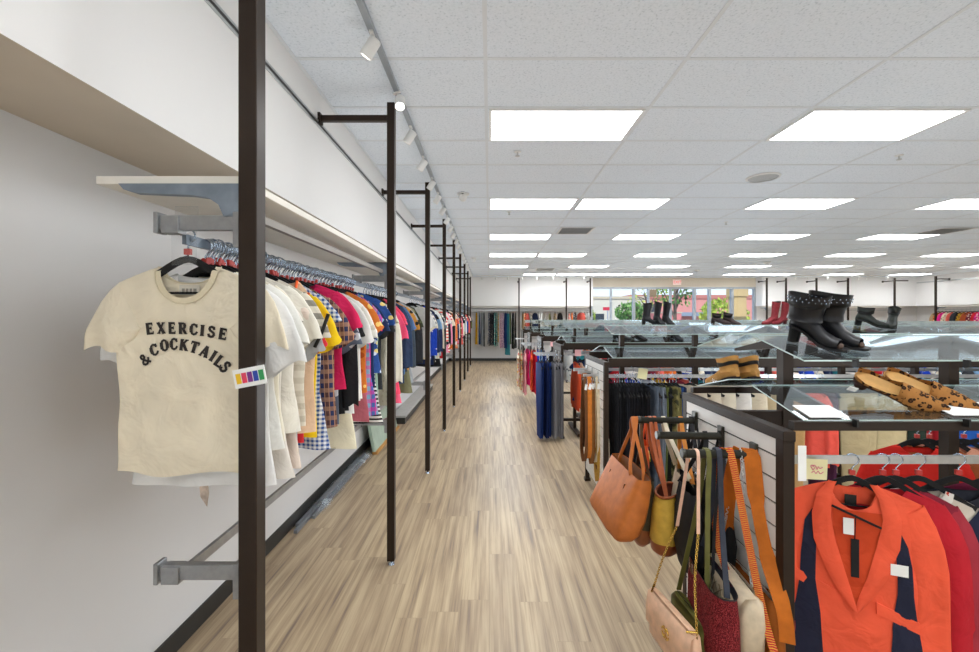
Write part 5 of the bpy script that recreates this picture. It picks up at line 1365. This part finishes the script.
# ------------------------------------------------------------------ shoes
def shoe_parts(t, upper, sole, shaft_h=.2, heel_h=.07, heel='block', toe_open=False, trim=None, toe=None, pointed=True, shaft_w=1.0, lining='black', shaftmat=None):
    def base(x):  # underside height along the shoe
        return interp([(-.12, heel_h), (-.06, heel_h * .95), (.03, heel_h * .25), (.06, .008), (.15, .012)], x)
    secs = [(-.115, .012, .02), (-.105, .024, .055), (-.08, .031, .085), (-.04, .033, .085), (0, .034, .075), (.04, .039, .058), (.08, .04, .046), (.11, .033, .038), (.135, .019 if pointed else .028, .03), (.148, .006 if pointed else .015, .022)]
    m = MB(); rings = []
    for x, w, h in secs:
        b = base(x)
        rings.append([(x, w * math.copysign(abs(math.cos(a)) ** .8, math.cos(a)), b + h * (.5 + .5 * math.sin(a)) if math.sin(a) > -.5 else b + .25 * h * (1 + math.sin(a)) * .5) for a in [2 * PI * k / 18 for k in range(18)]])
    end = len(rings) - (2 if toe_open else 0)
    m.loft(rings[:end], True, True, not toe_open)
    if shaft_h > 0:
        z0 = heel_h + .03; sr = []
        for tt in (0, .25, .5, .75, 1):
            z = z0 + (shaft_h - z0) * tt; hx = (.056 - .008 * math.sin(PI * min(1, tt * 1.3)) + .01 * tt) * shaft_w; hy = (.036 + .012 * tt) * shaft_w; cx = -.055 + .004 * tt
            sr.append([(cx + hx * math.cos(2 * PI * k / 22), hy * math.sin(2 * PI * k / 22), z + (.006 * math.cos(4 * PI * k / 22) if tt == 1 else 0)) for k in range(22)])
        m2 = m if shaftmat is None else MB()
        m2.loft(sr, True, True, False)
        inn = [[(q[0] * .96 - .002, q[1] * .92, q[2] - .001) for q in sr[-1]], [(q[0] * .96 - .002, q[1] * .9, q[2] - .05) for q in sr[-1]]]
        if shaftmat is not None: m2.build('shoe_shaft', shaftmat, t)
        MB().loft(inn, True, False, True).build('shoe_lining', lining, t)
        if trim:
            tm = MB()
            for row in (0, 1):
                for k in range(22):
                    a = 2 * PI * (k + row * .5) / 22; tm.ball((-.051 + .066 * shaft_w * math.cos(a), .048 * shaft_w * math.sin(a), shaft_h - .012 - .013 * row), .0026, 5)
            tm.build('stud_trim', trim, t)
    m.build('shoe_upper', upper, t)
    s = MB(); pr = []
    for x, w, h in secs: pr.append((x, w * 1.04 + .001, base(x)))
    s.loft([[(x, -w, b - .008), (x, w, b - .008), (x, w, b + .003), (x, -w, b + .003)] for x, w, b in pr], True, True, True, False)
    s.build('shoe_sole', sole, t)
    if heel_h > .02:
        hl = MB(); r0, r1 = (.03, .026) if heel == 'block' else (.024, .007)
        hl.loft([[(-.085 + r0 * math.cos(a), r0 * .9 * math.sin(a), heel_h) for a in [2 * PI * k / 14 for k in range(14)]], [(-.088 + r1 * math.cos(a), r1 * .9 * math.sin(a), 0) for a in [2 * PI * k / 14 for k in range(14)]]], True, True, True)
        hl.build('heel', sole, t)
    if toe_open:
        MB().ball((.114, 0, .02), .024, 8, (.5, .9, .6)).build('toe_opening', plain('shoe insole', '#4b382d', .8), t)
TILT = math.atan2(.0745, .30)
def place_shoe(name, lab, cat, loc, rz, group, tilt, **kw):
    t = thing(name, lab, cat, loc, group)
    # rest on the sloping glass: slope rises along +y (front shelves) or -y (back shelves)
    t.rotation_euler = (Matrix.Rotation(tilt, 4, 'X') @ Matrix.Rotation(rz, 4, 'Z')).to_euler()
    shoe_parts(t, **kw); return t
def gz(d, z0): return z0 + .0085 + d * .2483
bl_ = leather('#1b1b1e', .35, .15)
for nm, x, d, rz in (('left', 1.225, .15, -.95), ('right', 1.315, .165, -.95)):
    place_shoe('ankle_boot', f'black leather open toe ankle boot with studded cuff, {nm} one of the pair', 'boot', (x, GY[0] + .005 + d, gz(d, 1.562)), rz, 'black studded ankle boots', TILT,
               upper=bl_, sole=leather('#141315', .5), shaft_h=.225, heel_h=.078, toe_open=True, trim='chrome', pointed=False, shaft_w=1.42).scale = (.74, .84, .84)
# leopard mules: bare insole, pointed vamp
def mule(t):
    leo = fabric('#a87038', 'leopard', c3='#6b4020', sc=1.7); ins = leather('#cf9a57', .5, .05)
    def base(x): return interp([(-.13, .04), (-.07, .034), (.02, .014), (.05, .006), (.16, .008)], x)
    out = [(-.13, .012), (-.12, .024), (-.09, .032), (-.04, .031), (0, .031), (.04, .037), (.08, .038), (.11, .03), (.14, .015), (.158, .003)]
    s = MB(); s.loft([[(x, -w, base(x) - .007), (x, w, base(x) - .007), (x, w, base(x) + .002), (x, -w, base(x) + .002)] for x, w in out], True, True, True, False); s.build('shoe_sole', leather('#3a2418', .6), t)
    s = MB(); s.loft([[(x, -w * .93, base(x) + .007), (x, 0, base(x) + .0035), (x, w * .93, base(x) + .007)] for x, w in out[:8]], False); s.build('insole', ins, t)
    v = MB(); v.loft([[(x, w * math.cos(a) * 1.03, base(x) + h * math.sin(a)) for a in [PI * k / 12 for k in range(13)]] for x, w, h in [(.012, .032, .052), (.03, .036, .05), (.055, .039, .045), (.085, .038, .036), (.115, .028, .028), (.14, .015, .02), (.158, .003, .012)]], False); v.build('vamp', leo, t)
    v = MB(); v.loft([[(x, s_ * w * 1.03, base(x) + .002), (x, s_ * w * 1.03, base(x) + h)] for s_, x, w, h in [(-1, .03, .034, .03), (-1, -.03, .031, .008), (-1, -.09, .032, .012), (-1, -.125, .018, .02), (1, -.125, .018, .03), (1, -.09, .032, .022), (1, -.03, .031, .014), (1, .03, .034, .03)]], False); v.build('heel_counter', leo, t)
    h = MB(); h.loft([[(-.1 + r * math.cos(a), r * math.sin(a), z) for a in [2 * PI * k / 12 for k in range(12)]] for r, z in ((.024, .034), (.022, 0))], True, True, True); h.build('heel', leather('#3a2418', .6), t)
for nm, x, d, rz in (('left', (898 - CX) * 1.66 / F, .16, -.82), ('right', (925 - CX) * 1.68 / F, .17, -.82)):
    t = thing('mule_shoe', f'leopard print pointed mule with tan insole, {nm} one of the pair', 'shoe', (x, GY[0] + .005 + d, gz(d, 1.356)), 'leopard print mules')
    t.rotation_euler = (Matrix.Rotation(TILT, 4, 'X') @ Matrix.Rotation(rz, 4, 'Z') @ Matrix.Rotation(.42, 4, 'X') @ Matrix.Rotation(.12, 4, 'Y')).to_euler(); t.location.z += .012; t.scale = (.97, 1.1, 1.05); t.location.x -= .02; mule(t)
    tg_ = MB().obox((-.12, -.05, .02), (.03, .003, .022), (.2, .3, .4)); tg_.build('price_tag', 'paper', t)
# tan suede booties with black fronts on the back lower shelf
for nm, x, d, rz in (('left', 1.205, .035, 1.8), ('right', 1.305, .035, 1.8)):
    place_shoe('ankle_boot', f'tan suede bootie with black lining on the lower back shelf, {nm} one', 'boot', (x, GY[0] + GD - .005 - d, gz(d, 1.356)), rz, 'tan and black booties', -TILT,
               upper=leather('#c08a48', .85), sole=leather('#2b2320', .7), shaft_h=.15, heel_h=.03, pointed=True, lining=leather('#2a2725'), shaft_w=1.05).scale = (.85, .95, .85)
t = thing('sign_holder', 'empty clear acrylic sign holder in front of the tan booties', 'sign holder', (1.19, GY[0] + GD - .05, 1.376))
MB().box(-.06, .06, -.002, .002, 0, .085).box(-.06, .06, -.002, .05, 0, .003).build('holder_plate', 'acrylic', t)
# black heels on the second rack
for nm, x, rz in (('left', 3.56, -.5), ('right', 3.76, -2.3)):
    place_shoe('heeled_shoe', f'black heeled bootie on the second rack upper glass, {nm} one', 'shoe', (x, GY[1] + .25, gz(.25, 1.562)), rz, 'black heeled booties', TILT, upper=leather('#1c211d', .5), sole=leather('#121413', .5), shaft_h=.17, heel_h=.06)
# boots on the third rack
for nm, x, rz in (('left', 2.33, .2), ('middle', 2.47, -1.3), ('right', 2.60, -1.3)):
    place_shoe('tall_boot', f'black tall boot before the window, {nm} one of three', 'boot', (x, GY[2] + .2, gz(.2, 1.562)), rz, 'black tall boots on the third rack', TILT, upper=leather('#202124', .5), sole=leather('#161618', .5), shaft_h=.31, heel_h=.06)
for nm, x, rz in (('left', 4.10, -2.9), ('right', 4.24, -2.9)):
    place_shoe('tall_boot', f'dark red tall boot on the third rack, {nm} one', 'boot', (x, GY[2] + .2, gz(.2, 1.562)), rz, 'red tall boots on the third rack', TILT, upper=leather('#8c2b33', .5), sole=leather('#5a1a20', .5), shaft_h=.33, heel_h=.06)
for nm, x, rz in (('left', 3.36, -.4), ('right', 3.52, -.9)):
    place_shoe('ankle_boot', f'small dark bootie in front of the tan column, {nm} one', 'boot', (x, GY[2] + .2, gz(.2, 1.562)), rz, 'dark booties on the third rack', TILT, upper=leather('#3a2f2e', .6), sole=leather('#221c1b', .5), shaft_h=.15, heel_h=.05)
for i, x in enumerate((2.5, 2.75, 3.3)):
    place_shoe('flat_shoe', f'black low shoe on the second rack lower glass, {ORD[i + 1]} from the aisle', 'shoe', (x - .6, GY[2] + .14, gz(.14, 1.356)), -.5 - .4 * i, 'black low shoes', TILT, upper=leather('#1e1e20', .5), sole=leather('#141414', .5), shaft_h=.1, heel_h=.04)
# T stand with a flat top bar between the racks
t = thing('display_stand', 'thin dark T shaped display stand behind the second rack', 'stand', ((585 - CX) * 7.6 / F, 7.6, 0))
MB().tube([(0, 0, .02), (0, 0, 1.535)], .015, 8).build('stand_pole', 'brown', t); MB().box(-.3, .3, -.02, .02, 1.535, 1.56).build('stand_bar', 'brown', t); MB().lathe([(.001, .02), (.2, .015), (.21, 0)], n=24).build('stand_base', 'brown', t)

# ------------------------------------------------------------------ things left on the floor along the left wall
t = thing('glass_sheet_stack', 'pale green glass sheets leaning on the left wall with cardboard edge', 'glass sheets', (-1.5, 5.45, 0))
MB().hexa([(.04, 0, .0), (.075, 0, 0), (.075, 1.3, 0), (.04, 1.3, 0), (-.085, 0, .66), (-.05, 0, .66), (-.05, 1.3, .66), (-.085, 1.3, .66)]).build('sheet', plain('pale green glass sheet', '#a9c0ae', .25), t)
MB().box(.035, .1, -.01, 1.31, 0, .03).build('cardboard_edge', plain('cardboard', '#c48f4e', .8), t)
t = thing('wrapped_rail_bundle', 'long bundle of plastic wrapped rails lying along the left baseboard', 'rails', (-1.54, 3.45, 0))
m = MB()
for i, (dx, a, b, z) in enumerate([(0, 0, 1.5, .012), (.04, .25, 1.9, .012), (-.03, .1, 1.8, .014), (.01, .5, 1.9, .04)]):
    m.box(dx - .014, dx + .014, a, b, z - .012, z + .014)
m.build('rail', plain('pewter rail', '#8b9096', .3, .5), t)
mm = MB(); rr = random.Random(9)
mm.loft([[(x + rr.uniform(-.01, .01), y + rr.uniform(-.02, .02), z + rr.uniform(-.006, .008)) for x, z in ((-.06, .004), (-.05, .05), (-.01, .075), (.04, .06), (.075, .004))] for y in [.35 + .1 * k for k in range(17)]], False, smooth=False)
mm.build('plastic_wrap', glassmat('plastic wrap', (.8, .82, .84, 1), rough=.25), t)
t = thing('floor_deck', 'low pale grey floor deck with dark kick along the left wall', 'platform', (-1.45, 7.0, 0))
MB().box(-.15, .1, 0, 3.4, .1, .13).build('deck_top', plain('grey deck board', '#b4b2ae', .6), t, .003); MB().box(-.15, .09, 0, 3.4, 0, .1).build('kick_board', 'base', t)

# ------------------------------------------------------------------ daylight, camera
w = bpy.data.worlds.new('daylight'); scene.world = w; w.use_nodes = True
nt = w.node_tree; bg = nt.nodes['Background']
tc = N(nt, 'ShaderNodeTexCoord'); sx = N(nt, 'ShaderNodeSeparateXYZ'); nt.links.new(tc.outputs['Generated'], sx.inputs[0])
sky = ramp(nt, sx.outputs[2], [(0.0, (.84, .92, .99, 1)), (.25, (.45, .66, .95, 1)), (1, (.2, .42, .85, 1))])
nt.links.new(sky, bg.inputs[0]); bg.inputs[1].default_value = 1.35
sl = bpy.data.lights.new('sun', 'SUN'); sl.energy = 3.6; sl.angle = .02; so = bpy.data.objects.new('sun', sl); COL.objects.link(so); so.rotation_euler = (math.radians(48), 0, math.radians(-25))
# beams of the nearest track spotlights on the bulkhead
for i, y in enumerate(ys[:12]):
    l = bpy.data.lights.new('track beam', 'SPOT'); l.energy = 14; l.spot_size = 1.25; l.spot_blend = .9; l.shadow_soft_size = .03; l.color = (1, .98, .96)
    o = bpy.data.objects.new('track_beam', l); COL.objects.link(o); o.location = (-.69, y, CEIL - .19); o.rotation_euler = Vector((-.55, .05, -.65)).to_track_quat('-Z', 'Y').to_euler()
# added unseen fill lights that lift the overall brightness of the shop
for x, y, e in ((.3, -1.6, 30), (3.2, -1.2, 30), (.3, 3.0, 18), (.3, 6.6, 18), (.3, 10.2, 18), (.3, 14.0, 18), (3.2, 3.05, 18), (3.2, 5.4, 18), (4, 7.7, 18), (4, 10.0, 18), (4.5, 12.4, 18), (5, 14.8, 18), (7, 3, 22), (7.5, 5.4, 22), (9, 9, 20), (9, 14.8, 20), (12.5, 8, 30), (12.5, 12.5, 30)):
    l = bpy.data.lights.new('fill light', 'POINT'); l.energy = e * 1.25; l.shadow_soft_size = .4; l.color = (.88, .95, 1)
    o = bpy.data.objects.new('fill_light', l); COL.objects.link(o); o.location = (x, y, 1.15)
cam = bpy.data.cameras.new('camera'); co = bpy.data.objects.new('camera', cam); COL.objects.link(co)
co.location = (0, 0, EYE); co.rotation_euler = (PI / 2, 0, 0); cam.sensor_width = 36; cam.lens = F / 979 * 36; cam.clip_start = .02; cam.clip_end = 300
cam.shift_x = 0; cam.shift_y = -(326 - CY) / 979
scene.camera = co
scene.view_settings.view_transform = 'Standard'; scene.view_settings.look = 'None'; scene.view_settings.exposure = 0.13; scene.view_settings.gamma = 1.04
scene.cycles.transparent_max_bounces = 40; scene.cycles.max_bounces = 8
